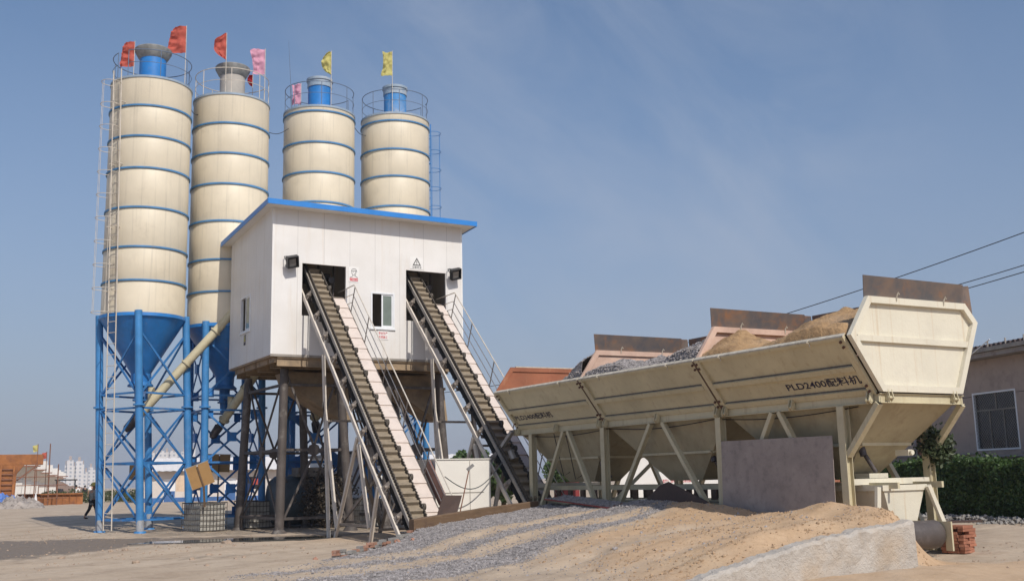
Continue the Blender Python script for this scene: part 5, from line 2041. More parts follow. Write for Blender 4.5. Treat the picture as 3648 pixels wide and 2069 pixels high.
# ------------------------------------------------------------------ brick stacks by the hopper
def brick_stack(x0, y0, z0, nx_, ny_, nz_, label, seed, rz=0.):
    rr = random.Random(seed)
    m = MB()
    for k in range(nz_):
        for i in range(nx_):
            for j in range(ny_):
                if k >= nz_ - 3 and rr.random() < .22 * (k - nz_ + 4):
                    continue
                a = R(rz + rr.uniform(-9, 9))
                u, w = V(math.cos(a), math.sin(a), 0), V(-math.sin(a), math.cos(a), 0)
                bx, by = i * .25, j * .125
                p = V(x0, y0, z0 + k * .06) + V(math.cos(R(rz)), math.sin(R(rz)), 0) * bx + V(-math.sin(R(rz)), math.cos(R(rz)), 0) * by
                m.frame_box(p + V(rr.uniform(-.012, .012), rr.uniform(-.012, .012), 0), u * .238, w * .115, V(0, 0, .055))
    return m.solo('brick_stack', 'brickunit', label, 'brick stack', 'stacks of red bricks by the hopper')


brick_stack(18.55, 14.2, 0, 2, 4, 9, 'nearest red brick stack, beside the drum and under a plank', 1, 12)
brick_stack(18.9, 17.2, 0, 2, 6, 12, 'red brick stack behind the far hopper leg', 2, 5)
brick_stack(20.6, 18.9, 0, 5, 3, 6, 'low wide red brick stack at the edge of the rubble', 3, -20)
brick_stack(21.2, 20.4, 0, 4, 4, 25, 'tall red brick stack seen behind the small weigh bin', 4, 8)
m = MB()
m.frame_box((18.3, 14.75, .575), (1.25, -.25, -.01), (.06, .25, 0), (0, 0, .04))
m.solo('plank', 'brownplate', 'dark plank resting on the nearest brick stack', 'plank')


# ------------------------------------------------------------------ rocks
def rock(x, y, r, mat, label, group, seed):
    rr = np.random.RandomState(seed)
    bm = bmesh.new()
    bmesh.ops.create_icosphere(bm, subdivisions=2, radius=1)
    sc = V(*(r * rr.uniform(.7, 1.3, 3)))
    for v in bm.verts:
        n_ = mnoise.noise(v.co * 1.3 + V(seed * 3.1, 0, 0)) * .5 + mnoise.noise(v.co * 3 + V(0, seed, 0)) * .2
        c = v.co * (1 + n_)
        v.co = V(c.x * sc.x, c.y * sc.y, max(c.z, -.45) * sc.z * .75)
    me = bpy.data.meshes.new('rock')
    bm.to_mesh(me)
    bm.free()
    me.materials.append(MAT[mat])
    o = bpy.data.objects.new('rock', me)
    COL.objects.link(o)
    o.location = (x, y, H(x, y) + .02 * r)
    tag(o, label, 'rock', group)


RK = [(8.6, 31.3, .17, 'tanrock', 'largest brown stone, at the near edge of the puddle')]
rock(*RK[0][:5], 'stones in the foreground', 1)
smalls = [(6.9, 28.9), (7.7, 28.6), (8.3, 29.5), (3.7, 27.8), (5.0, 29.0), (6.8, 26.3), (7.0, 26.1), (6.1, 25.1), (7.2, 24.8), (6.9, 24.4), (5.35, 28.9), (3.2, 26.2), (9.5, 27.4), (5.9, 23.0), (4.9, 25.2), (8.0, 25.9)]
for i, (x, y) in enumerate(smalls):
    rock(x, y, rnd.uniform(.045, .085), 'tanrock', 'small tan stone lying on the dusty ground before the puddle', 'small tan stones on the dust', 10 + i)
for i, (x, y) in enumerate([(9.6, 24.1), (10.6, 24.7), (10.9, 24.5), (8.2, 22.8), (11.2, 24.2)]):
    rock(x, y, rnd.uniform(.05, .09), 'redrock', 'broken piece of red brick lying beside the brick kerb', 'broken brick pieces by the kerb', 40 + i)
for i, (x, y) in enumerate([(11.9, 16.9), (13.4, 17.8), (12.6, 14.6), (10.6, 18.2), (14.2, 15.6)]):
    rock(x, y, rnd.uniform(.03, .05), 'tanrock', 'dark pebble lying on the orange sand slope', 'dark pebbles on the sand', 60 + i)

# ------------------------------------------------------------------ crates, tank, bush under the towers
def caged_tank(x, y, label, rz):
    z = H(x, y)
    t = thing('caged_tank', (x, y, z), label, 'tank', 'wire-caged tanks by the tower posts')
    w, h = 1.12, 1.02
    ca, sa = math.cos(R(rz)), math.sin(R(rz))

    def tr(px, py, pz):
        return V(x + px * ca - py * sa, y + px * sa + py * ca, z + pz)
    m = MB()
    m.frame_box(tr(-w / 2 + .05, -w / 2 + .05, .06), tr(w - .1, 0, 0) - tr(0, 0, 0), tr(0, w - .1, 0) - tr(0, 0, 0), V(0, 0, h - .1))
    m.build('body', 'crate_block', t)
    m = MB()
    for k in range(6):
        zz = .05 + (h - .05) * k / 5
        cs = [tr(-w / 2, -w / 2, zz), tr(w / 2, -w / 2, zz), tr(w / 2, w / 2, zz), tr(-w / 2, w / 2, zz)]
        for i in range(4):
            p, q = cs[i], cs[(i + 1) % 4]
            mid = (p + q) / 2 + V(0, 0, rnd.uniform(-.03, .0))
            m.path([p, mid, q], .013 if k not in (0, 5) else .018, 5)
    for i in range(9):
        f = -w / 2 + w * i / 8
        for px, py in ((f, -w / 2), (f, w / 2), (-w / 2, f), (w / 2, f)):
            m.tube(tr(px, py, .02), tr(px, py, h), .010, None, 5)
    m.build('wire_cage', 'wire', t)
    return t


caged_tank(9.95, 39.3, 'grey wire-caged tank nearest the silo legs', 20)
caged_tank(12.1, 40.3, 'wire-caged tank standing behind the leftmost dark tower post', 14)
caged_tank(15.6, 37.9, 'shaded wire-caged tank behind the left belt trestle', 5)

t = thing('storage_tank', (13.4, 40.6, .1), 'dull blue-grey horizontal storage tank lying under the tower', 'tank')
m = MB()
pr = [(0, 0), (.5, .02), (.8, .1), (.92, .26), (.92, 2.4), (.8, 2.55), (.5, 2.64), (0, 2.66)]
n = 32
P, F = [], []
for r, l in pr:
    for i in range(n):
        a = 2 * math.pi * i / n
        P.append((12.5 + l, 39.9 + l * .15 + r * math.cos(a), 1.02 + r * math.sin(a)))
for j in range(len(pr) - 1):
    for i in range(n):
        F.append((j * n + i, j * n + (i + 1) % n, (j + 1) * n + (i + 1) % n, (j + 1) * n + i))
m.add(P, F)
m.build('shell', 'tank', t, True)
for xx in (13.1, 14.4):
    m = MB()
    m.box((xx, 39.5, .0), (xx + .12, 40.5, .35))
    m.build('cradle', 'post', t)
m = MB()
m.box((13.4, 39.4, 1.9), (15.0, 40.4, 2.0))
m.box((13.5, 39.5, 2.0), (14.9, 40.3, 2.25))
m.build('top_platform', 'dusty_brown', t)

rs = np.random.RandomState(8)
a = rs.randn(2600, 3)
a /= np.linalg.norm(a, axis=1)[:, None]
pc = a * (rs.rand(2600, 1) ** .5) * np.array([1.15, .6, 1.1]) * (.75 + .5 * rs.rand(2600, 1)) + np.array([14.3, 38.4, 1.05])
pc = pc[pc[:, 2] > .05]
P, F = leaf_cloud(pc, .065, 6)
t = thing('dusty_bush', (14.3, 38.4, 0), 'dusty brown dead bush under the tower beside the tank', 'bush')
np_obj('foliage', P, F, ['brownbush'], t)
m = MB()
for i in range(14):
    aa = rnd.uniform(0, 6.28)
    m.path([(14.3 + .1 * math.cos(aa), 38.4 + .1 * math.sin(aa), -.05), (14.3 + .45 * math.cos(aa), 38.4 + .3 * math.sin(aa), .8), (14.3 + .85 * math.cos(aa + .3), 38.4 + .45 * math.sin(aa), rnd.uniform(1.2, 1.9))], .016, 5)
m.build('stems', 'bark', t)


# plywood notice boards seen from behind
def board(x, y, zc_, w, h, tilt, label, pole_z0, split=True, yaw=-25):
    t = thing('notice_board', (x, y, pole_z0), label, 'notice board', 'plywood boards seen from behind')
    rot = Matrix.Rotation(R(yaw), 3, 'Z') @ Matrix.Rotation(R(tilt), 3, 'Y')

    def tr(p):
        return rot @ V(p) + V(x, y, zc_)
    m = MB()
    if split:
        m.box((-w / 2, -.015, -h / 2), (-.02, .0, h / 2))
        m.box((.02, -.015, -h / 2), (w / 2, .0, h / 2))
    else:
        m.box((-w / 2, -.015, -h / 2), (w / 2, 0, h / 2))
    m.v = [tr(p) for p in m.v]
    m.build('panel', 'ply', t)
    m = MB()
    for lo, hi in (((-w / 2 - .025, -.02, h / 2), (w / 2 + .025, .02, h / 2 + .03)), ((-w / 2 - .025, -.02, -h / 2), (-w / 2, .02, h / 2))):
        m.box(lo, hi)
    m.v = [tr(p) for p in m.v]
    m.build('edge', 'frame', t)
    m = MB()
    foot = V(x, y, pole_z0) + V((tr((0, 0, -h / 2)) - V(x, y, zc_)).x * 1.5, 0, 0)
    m.beam(tr((0, -.035, h / 2 - .05)), tr((0, -.035, -h / 2)), .05, .04)
    m.beam(tr((0, -.035, -h / 2)), foot, .06, .05)
    m.build('pole', 'timber', t)
    return t


board(9.55, 38.45, 2.0, .80, .78, -20, 'tilted tan plywood board sticking up from the nearest caged tank', .9)
board(10.15, 52.0, 2.35, .95, .72, 0, 'upright two-panel plywood board on a pole behind the leftmost silo', H(10.1, 52))
board(12.6, 47.5, 2.6, .95, .75, 2, 'brown plywood board behind the second silo legs', H(12.6, 47.5))

# ------------------------------------------------------------------ white site shed and lamp post
t = thing('site_shed', (14.6, 28.9, 0), 'low windowless white sheet-metal shed between the two belts', 'shed')
m = MB()
m.box((13.72, 28.1, -.1), (15.54, 29.5, 2.24))
m.build('wall', 'whiteshed', t)
m = MB()
m.box((14.83, 28.088, .05), (14.845, 28.099, 2.2))
m.box((13.75, 28.085, 1.28), (15.3, 28.099, 1.295))
m.build('seam', 'frame', t)
m = MB()
m.box((13.7, 28.07, 2.241), (15.56, 29.52, 2.27))
m.build('roof', 'whiteshed', t)
t = thing('lamp_post', (13.66, 26.7, .5), 'thin rusty lamp pole leaning before the white shed', 'lamp post')
m = MB()
m.tube((13.66, 26.7, .3), (14.10, 26.7, 2.02), .017, None, 8)
m.build('pole', 'rustpole', t, True)
m = MB()
m.beam((14.02, 26.7, 1.92), (14.20, 26.66, 2.06), .06, .08)
m.build('lamp_head', 'steel', t)
m = MB()
pts = []
for i in range(17):
    f = i / 16
    p = V(13.62, 27.3, 1.75).lerp(V(15.9, 28.0, 2.15), f)
    pts.append(p - V(0, 0, .55 * math.sin(math.pi * f)))
m.path(pts, .016, 5)
m.solo('hanging_cable', 'greycable', 'grey cable sagging in front of the white shed', 'cable')

# white boarded cabin behind the left belt
t = thing('white_cabin', (16.6, 44.5, 0), 'white cabin with blue-trimmed base glimpsed behind the left belt trestle', 'cabin')
m = MB()
m.box((16.6, 43.9, 1.0), (20.4, 47.0, 2.75))
m.build('wall', 'white', t)
m = MB()
m.box((16.6, 43.9, -.1), (20.4, 47.0, .997))
m.build('base', 'crate_block', t)
m = MB()
m.box((16.4, 43.7, 2.751), (20.6, 47.2, 2.86))
m.build('roof', 'frame', t)

# white building with the mix-ratio notice, behind the hopper
t = thing('white_office', (28.5, 38.5, 0), 'white site office with grey window, seen through the gap under the hopper', 'building')
a = R(-30.3)
ux, uy = V(math.cos(a), math.sin(a), 0), V(-math.sin(a), math.cos(a), 0)
c0 = V(27.0, 37.6, -.1)
m = MB()
m.wall(c0, ux * 6.0, V(0, 0, 3.0), -uy, .15, [(1.55, 2.15, 1.9, 2.75)])
m.build('wall', 'white', t)
m = MB()
m.frame_box(c0 + ux * 1.55 + uy * .05 + V(0, 0, 1.9), ux * .6, V(0, 0, .85), uy * .03)
m.build('window', 'glass', t)
m = MB()
m.frame_box(c0 + ux * 3.05 - uy * .06 + V(0, 0, 1.3), ux * .1, V(0, 0, 1.6), uy * .058)
m.build('downpipe', 'frame', t)
m = MB()
m.frame_box(c0 - ux * .2 - uy * .3 + V(0, 0, 3.0), ux * 6.4, uy * 4, V(0, 0, .1))
m.build('roof', 'frame', t)
t = thing('mix_notice', c0 + ux * 1.3 - uy * .4, 'long white notice with red characters in front of the white office', 'sign')
m = MB()
m.frame_box(c0 + ux * 1.45 - uy * .45 + V(0, 0, 1.12), ux * 1.75, V(0, 0, .62), uy * .03)
m.build('plate', 'white', t)
text_mesh('混凝土（砂浆）配合比标识牌', c0 + ux * 1.85 - uy * .452 + V(0, 0, 1.44), ux, V(0, 0, 1), 1.2, .15, 'lettering', 'redtext', t, .004, .01)

m = MB()
m.box((18.9, 29.3, .5), (19.5, 29.9, 1.5))
m.solo('red_box', 'redpaint', 'small red box behind the left end of the hopper', 'box')

# ------------------------------------------------------------------ right: hedge, rendered building, rubble
AZ = R(15.7)
wd = V(math.sin(AZ), math.cos(AZ), 0)      # along the wall, away from the camera
wn_ = V(-math.cos(AZ), math.sin(AZ), 0)    # towards the camera
W0 = V(33.5, 22.9, 0)
t = thing('rendered_building', W0, 'pinkish grey rendered building with dark tiled roof behind the hedge', 'building')
L0, L1 = -9., 9.
win_u = (.12 + 9, 2.52 + 9)
m = MB()
m.wall(W0 + wd * L0 + V(0, 0, -.1), wd * (L1 - L0), V(0, 0, 5.61), wn_, .25, [(9.15, 11.4, 2.38, 4.45), (13.2, 15.0, 1.9, 3.1)])
m.build('wall', 'render', t)
m = MB()
m.wall(W0 + wd * L1 - V(0, 0, .1), -wn_ * 7, V(0, 0, 5.61), wd, .25)
m.build('end_wall', 'render', t)
m = MB()
o_ = W0 + wd * (9.15 + L0) + V(0, 0, 2.28)
for (a0, a1, b0, b1) in ((0, 2.25, 0, .06), (0, 2.25, 2.01, 2.07), (0, .06, .06, 2.01), (2.19, 2.25, .06, 2.01)):
    m.frame_box(o_ + wd * a0 + V(0, 0, b0) + wn_ * .015, wd * (a1 - a0), V(0, 0, b1 - b0), -wn_ * .1)
wf = m.build('window', 'winframe', t)
m = MB()
for (a0, a1, b0, b1) in ((.06, 2.19, 1.40, 1.45), (1.1, 1.14, 1.45, 2.01), (.75, .79, .06, 1.40), (1.48, 1.52, .06, 1.40)):
    m.frame_box(o_ + wd * a0 + V(0, 0, b0) - wn_ * .06, wd * (a1 - a0), V(0, 0, b1 - b0), -wn_ * .04)
m.build('sash', 'frame', wf)
m = MB()
m.frame_box(o_ + wd * .05 + V(0, 0, .05) - wn_ * .09, wd * 2.15, V(0, 0, 1.97), -wn_ * .01)
m.build('pane', 'darkglass', wf)
m = MB()
k = 0
sp = .125
for i in range(-17, 19):
    for sg in (1, -1):
        a0 = i * sp
        p0, p1 = (a0, 0.06), (a0 + 1.95, 2.01)
        lo = max(.06, a0)
        hi = min(2.19, a0 + 1.95)
        if hi - lo < .05:
            continue
        za, zb_ = .06 + (lo - a0), .06 + (hi - a0)
        if sg < 0:
            za, zb_ = 2.07 - za, 2.07 - zb_
        m.path([o_ + wd * lo + V(0, 0, za) - wn_ * (.012 + .006 * sg), o_ + wd * hi + V(0, 0, zb_) - wn_ * (.012 + .006 * sg)], .0055, 4)
m.build('mesh_grille', 'frame', wf)
# brick infill panel with pale pilasters
m = MB()
m.frame_box(W0 + wd * (13.2 + L0) + V(0, 0, 1.8) - wn_ * .06, wd * 1.8, V(0, 0, 1.2), -wn_ * .1)
m.build('brick_panel', 'brick', t)
m = MB()
for uu in (13.0, 14.0, 14.95):
    m.frame_box(W0 + wd * (uu + L0) + V(0, 0, 1.75) + wn_ * .002, wd * .1, V(0, 0, 1.35), wn_ * .03)
m.frame_box(W0 + wd * L0 + V(0, 0, 2.16) + wn_ * .002, wd * 9.1, V(0, 0, .05), wn_ * .05)
m.frame_box(W0 + wd * (11.45 + L0) + V(0, 0, 2.16) + wn_ * .002, wd * 6.5, V(0, 0, .05), wn_ * .05)
m.build('trim', 'palesoffit', t)
m = MB()
m.frame_box(W0 + wd * L0 + V(0, 0, 4.22) + wn_ * .003, wd * 9.1, V(0, 0, .02), wn_ * .004)
m.frame_box(W0 + wd * (11.45 + L0) + V(0, 0, 4.22) + wn_ * .003, wd * 6.5, V(0, 0, .02), wn_ * .004)
m.build('joint_line', 'black', t)
# eave slab, gutter, tiled roof
m = MB()
m.frame_box(W0 + wd * (L0 - .3) + V(0, 0, 5.52) + wn_ * .55, wd * (L1 - L0 + .6), -wn_ * 2.5, V(0, 0, .16))
m.build('eave_slab', 'palesoffit', t)
m = MB()
e0 = W0 + wd * (L0 - .3) + wn_ * .58 + V(0, 0, 5.69)
m.frame_box(e0, wd * (L1 - L0 + .6), wn_ * .10, V(0, 0, .14))
u = 0
while u < L1 - L0 + .5:
    m.frame_box(e0 + wd * u + wn_ * .001 + V(0, 0, .141), wd * .03, -wn_ * .05, V(0, 0, .22))
    u += .9
m.build('gutter', 'frame', t)
m = MB()
rp = e0 - wn_ * .06 + V(0, 0, .10)
slope = (-wn_ * 1. + V(0, 0, .06))
m.frame_box(rp, wd * (L1 - L0 + .6), slope * 5, V(0, 0, .06))
u = .05
while u < L1 - L0 + .5:
    m.tube(rp + wd * u + V(0, 0, .08), rp + wd * u + slope * 5 + V(0, 0, .08), .085, None, 8)
    u += .24
m.build('tiled_roof', 'rooftile', t)
m = MB()
m.tube(W0 + wd * 1.3 + wn_ * .75 + V(0, 0, 5.64), W0 + wd * .5 + wn_ * .55 + V(0, 0, 6.1), .02, None, 8)
m.build('roof_batten', 'white', t)
# conduit along the wall
m = MB()
m.path([W0 + wd * uu + wn_ * .08 + V(0, 0, zz) for uu, zz in ((-4, 2.02), (0, 2.05), (2, 2.06), (3.2, 2.0), (4.2, 1.85), (4.6, 1.5))], .035, 8)
m.solo('conduit_pipe', 'palesoffit', 'pale conduit pipe bending along the rendered wall above the hedge', 'pipe', smooth=True)


def hedge(lab, ua, ub, dist, h0, n, seed, th=.75):
    rs = np.random.RandomState(seed)
    u = rs.uniform(ua, ub, n)
    top = h0 + .25 * (fbm(u * .9, u * 0 + seed, 3) - .5) * 2
    # mostly the outer skin: front face and top
    f = rs.rand(n)
    zz = np.where(f < .66, rs.rand(n) * top, top - .16 * rs.rand(n) ** 2)
    dd = np.where(f < .66, dist + .22 * rs.rand(n) ** 1.5 + .16 * (fbm(u * 1.6, zz * 1.6, 3) - .5) * 2, dist - th * rs.rand(n))
    P3 = np.array(W0)[None] + u[:, None] * np.array(wd) + dd[:, None] * np.array(wn_)
    P3[:, 2] = zz + .02
    spr = rs.rand(n) < .04
    P3[spr, 2] += .22 * rs.rand(spr.sum())
    P, F = leaf_cloud(P3, .062, seed)
    c = W0 + wd * (ua + ub) / 2 + wn_ * dist
    t = thing('hedge', c, lab, 'hedge')
    np_obj('foliage', P, F, ['ivy'], t)
    m = MB()
    m.frame_box(W0 + wd * ua + wn_ * (dist - .05), wd * (ub - ua), -wn_ * (th - .1), V(0, 0, h0 - .22))
    m.build('inner_twigs', 'bark', t)


hedge('dense dark green ivy hedge in front of the rendered building', -7.5, 3.6, 2.55, 1.86, 42000, 4)
hedge('lower leafy hedge glimpsed between the hopper legs', 4.2, 9.5, 2.3, 1.75, 9000, 5)

# rubble strip at the hedge foot
rs = np.random.RandomState(12)
u = rs.uniform(-7, 6, 1500)
dd = 2.9 + rs.rand(1500) ** 1.6 * 1.0
XY = np.array(W0)[None] + u[:, None] * np.array(wd) + dd[:, None] * np.array(wn_)
sz = .015 + .07 * rs.rand(1500) ** 3
P, F = octa_stones(XY[:, 0], XY[:, 1], height(XY[:, 0], XY[:, 1]) + sz * .4 + .12 * np.exp(-((dd - 3.2) / .35) ** 2), sz, 13)
o = np_obj('rubble', P, F, ['mortar'])
tag(o, 'grey rubble strewn along the foot of the hedge', 'rubble', kind='stuff')

# ------------------------------------------------------------------ power lines
CM = cam.matrix_world


def ray_pt(px, py, dep):
    """point that lies dep metres in front of the viewpoint (pixel of a 2567 wide picture)"""
    v = V((px - 1283.5) / 2660, -(py - 728) / 2660, -1.) * dep
    return CM @ v


for i, (p, q, sag, lb) in enumerate((((2800, 495, 42), (1100, 985, 80), 1.2, 'lowest black power line, passing behind the hopper and down to the belts'),
                                     ((2800, 590, 42), (1900, 830, 75), .4, 'middle black power line at the right, dipping behind the hopper'),
                                     ((2800, 610, 40), (1900, 850, 75), .3, 'black power line nearest the rendered building'))):
    a, bb = ray_pt(*p), ray_pt(*q)
    m = MB()
    m.path([a.lerp(bb, k / 40) - V(0, 0, 4 * sag * (k / 40) * (1 - k / 40)) for k in range(41)], .022, 5)
    m.solo('power_line', 'cable', lb, 'power line', 'power lines at the right')


# ------------------------------------------------------------------ people
def skin_mesh(name, joints, edges, mat, parent, sub=2):
    bm = bmesh.new()
    ly = bm.verts.layers.skin.verify()
    vs = {}
    for k, (p, r) in joints.items():
        v = bm.verts.new(p)
        v[ly].radius = (r, r) if isinstance(r, float) else r
        vs[k] = v
    vs[next(iter(joints))][ly].use_root = True
    for a, bb in edges:
        bm.edges.new((vs[a], vs[bb]))
    me = bpy.data.meshes.new(name)
    bm.to_mesh(me)
    bm.free()
    o = bpy.data.objects.new(name, me)
    COL.objects.link(o)
    o.modifiers.new('skin', 'SKIN')
    sb = o.modifiers.new('sub', 'SUBSURF')
    sb.levels = sb.render_levels = sub
    dg = bpy.context.evaluated_depsgraph_get()
    me2 = bpy.data.meshes.new_from_object(o.evaluated_get(dg))
    o.modifiers.clear()
    o.data = me2
    me2.materials.clear()
    me2.materials.append(MAT[mat])
    me2.polygons.foreach_set('use_smooth', [True] * len(me2.polygons))
    o.parent = parent
    return o


def person(x, y, Hh, yaw, label, top, legs_m, head, stride=.0, stoop=0., long_coat=False, arm=0.):
    t = thing('person', (x, y, H(x, y)), label, 'person', 'people on the site')
    t.rotation_euler = (0, 0, R(yaw))
    s = Hh / 1.7
    S = stride

    def sc(d):
        return {k: ((p[0] * s, p[1] * s, p[2] * s), (tuple(q * s for q in r) if isinstance(r, tuple) else r * s)) for k, (p, r) in d.items()}
    f = stoop
    hipz = .88
    up = {'pelvis': ((0, 0, hipz), (.13, .10)), 'waist': ((0, .03 * f, 1.05), (.125, .095)), 'chest': ((0, .12 * f, 1.28), (.155, .11)),
          'neck': ((0, .2 * f, 1.43), (.055, .055)), 'jaw': ((0, .25 * f + .02, 1.50), (.06, .07)), 'head': ((0, .27 * f + .01, 1.60), (.077, .09)), 'crown': ((0, .26 * f, 1.68), (.05, .06)),
          'nose': ((0, .27 * f + .105, 1.575), .014)}
    ed = [('pelvis', 'waist'), ('waist', 'chest'), ('chest', 'neck'), ('neck', 'jaw'), ('jaw', 'head'), ('head', 'crown'), ('head', 'nose')]
    body = dict(up)
    coat = {k: (p, (r[0] + .02, r[1] + .025)) for k, (p, r) in up.items() if k in ('pelvis', 'waist', 'chest')}
    coat['collar'] = ((0, .19 * f, 1.40), (.075, .07))
    coat['hem'] = ((0, 0, .66 if long_coat else .80), (.17, .15))
    ced = [('pelvis', 'hem'), ('pelvis', 'waist'), ('waist', 'chest'), ('chest', 'collar')]
    tr_ = {'pelvis': ((0, 0, hipz), (.14, .115))}
    ted = []
    for sx, k in ((-1, 'l'), (1, 'r')):
        ph = S * (1 if sx > 0 else -1)
        hip = ((sx * .09, 0, .84), .088)
        knee = ((sx * .095, ph * .20 + .04 * abs(S), .47), .058)
        ank = ((sx * .095, ph * .36 - (.16 * S if ph < 0 else 0), .10 + (.08 * S if ph < 0 else 0)), .04)
        toe = ((sx * .11, ank[0][1] + .17, .04), .035)
        heel = ((sx * .095, ank[0][1] - .03, .05), .035)
        for nm, v in (('hip', hip), ('knee', knee), ('ank', ank), ('heel', heel), ('toe', toe)):
            body[nm + k] = v
        ed += [('pelvis', 'hip' + k), ('hip' + k, 'knee' + k), ('knee' + k, 'ank' + k), ('ank' + k, 'heel' + k), ('heel' + k, 'toe' + k)]
        tr_['hip' + k] = (hip[0], .105)
        tr_['knee' + k] = (knee[0], .078)
        tr_['ank' + k] = (ank[0], .066)
        ted += [('pelvis', 'hip' + k), ('hip' + k, 'knee' + k), ('knee' + k, 'ank' + k)]
        sh = ((sx * .19, .13 * f, 1.36), .06)
        el = ((sx * .245, .10 * f - ph * .12 + .05 * arm, 1.10), .043)
        wr = ((sx * .22, .16 * f - ph * .14 + .12 + .2 * arm, .88 + .12 * arm), .03)
        hd = ((sx * .22, wr[0][1] + .04, wr[0][2] - .08), (.022, .036))
        for nm, v in (('sh', sh), ('el', el), ('wr', wr), ('hd', hd)):
            body[nm + k] = v
        ed += [('chest', 'sh' + k), ('sh' + k, 'el' + k), ('el' + k, 'wr' + k), ('wr' + k, 'hd' + k)]
        for q in range(4):
            a = ((hd[0][0] + .004 * sx, hd[0][1] + .022 - .016 * q, hd[0][2] - .045), .0095)
            e = ((hd[0][0] - .012 * sx, hd[0][1] + .03 - .018 * q, hd[0][2] - (.092, .10, .094, .078)[q]), .008)
            body['f%d%s' % (q, k)] = a
            body['g%d%s' % (q, k)] = e
            ed += [('hd' + k, 'f%d%s' % (q, k)), ('f%d%s' % (q, k), 'g%d%s' % (q, k))]
        body['th' + k] = ((hd[0][0] - .02 * sx, hd[0][1] + .045, hd[0][2] - .02), .01)
        ed.append(('hd' + k, 'th' + k))
        coat['sh' + k] = (sh[0], .078)
        coat['el' + k] = (el[0], .062)
        if top == 'tee':
            coat['el' + k] = (tuple((V(sh[0]).lerp(V(el[0]), .6))), .062)
        else:
            coat['cuff' + k] = (wr[0], .05)
            ced.append(('el' + k, 'cuff' + k))
        ced += [('chest', 'sh' + k), ('sh' + k, 'el' + k)]
    skin_mesh('body', sc(body), ed, 'skin', t)
    skin_mesh('jacket' if top == 'jacket' else 'shirt', sc(coat), ced, top, t)
    skin_mesh('trousers', sc(tr_), ted, legs_m, t)
    for k in 'lr':
        p = body['heel' + k][0], body['toe' + k][0]
        skin_mesh('shoe', sc({'a': (p[0], .05), 'b': (p[1], .045)}), [('a', 'b')], 'shoe', t, 1)
    hc = V(0, .27 * f, 1.60) * s
    if head == 'hat':
        m = MB()
        m.lathe([(0, .16), (.07, .15), (.105, .09), (.115, .05), (.23, .0), (.235, -.012), (.11, .03)], (hc.x, hc.y, hc.z + .02), 24)
        o = m.build('hat', 'straw', None, True)
    else:
        m = MB()
        pr_ = [(.001, .125), (.05, .118), (.088, .085), (.103, .03), (.1, -.03), (.085, -.06)]
        m.lathe(pr_, (hc.x, hc.y - .015, hc.z), 20)
        o = m.build('hair', 'hair', None, True)
    o.parent = t
    return t


person(8.36, 53.6, 1.60, -68, 'person in grey jacket and olive straw hat walking past the leftmost silo leg', 'jacket', 'trouser', 'hat', .62, .12, True, .5)
person(12.95, 83.5, 1.72, 10, 'person in white shirt standing just beyond the person with the straw hat', 'tee', 'trouser', 'hair', .2)
person(28.6, 198., 1.7, 30, 'person in white shirt standing far off alone on the dirt road', 'tee', 'tee', 'hair', .1)
person(17.2, 121., 1.7, -20, 'person in white shirt standing inside the roadside stall', 'tee', 'trouser', 'hair', .1)
person(17.9, 120., 1.65, 15, 'person in dark clothes standing at the right end of the roadside stall', 'trouser', 'trouser', 'hair', .3)

# ------------------------------------------------------------------ left background: formwork, girders, stall
def at(px, D):
    """a point D metres away on the ground in the direction of pixel column px"""
    v = (CM.to_3x3() @ V((px - 1283.5) / 2660, -(1215 - 728) / 2660, -1.))
    v.z = 0
    v.normalize()
    p = v * D
    return V(p.x, p.y, H(p.x, p.y)), v


c, fw = at(60, 100)
rt = V(fw.y, -fw.x, 0)
t = thing('girder_formwork', c, 'rusty orange steel girder formwork standing at the far left', 'formwork')
m = MB()


def fx(r, d, z):
    return c + rt * r + fw * d + V(0, 0, z)


m.frame_box(fx(-7, 0, 3.45), rt * 8.4, fw * 2.2, V(0, 0, .85))
m.build('top_flange', 'rustform', t)
m = MB()
m.prism([fx(-7, .0, 3.44), fx(-.05, 0, 3.44), fx(-.62, 0, 2.7), fx(-.7, 0, .35), fx(-7, 0, .35)], fw * 2.2)
m.build('web_panel', 'rustform', t)
m = MB()
for i in range(7):
    m.frame_box(fx(-6.9, -.12, .5 + i * .42), rt * 6.1, fw * .11, V(0, 0, .09))
m.build('stiffener', 'rustpole', t)
for i in range(6):
    m = MB()
    m.frame_box(fx(-5.9 + i * 1.0, -.22, .2), rt * .14, fw * .09, V(0, 0, 3.4))
    m.build('upright', 'rustform', t)
m = MB()
m.beam(fx(-.6, -.1, 2.1), fx(1.0, -.1, 3.42), .12, .12)
m.build('strut', 'rustpole', t)
m = MB()
for x_ in (.1, .8, 1.9, 2.6):
    m.tube(fx(x_, -.3, 0), fx(x_, -.3, 3.44), .045, None, 6)
for z_ in (.6, 1.7, 2.4):
    m.tube(fx(-.6, -.38, z_), fx(3.4, -.38, z_), .04, None, 6)
m.build('scaffold_tubes', 'rustpole', t)

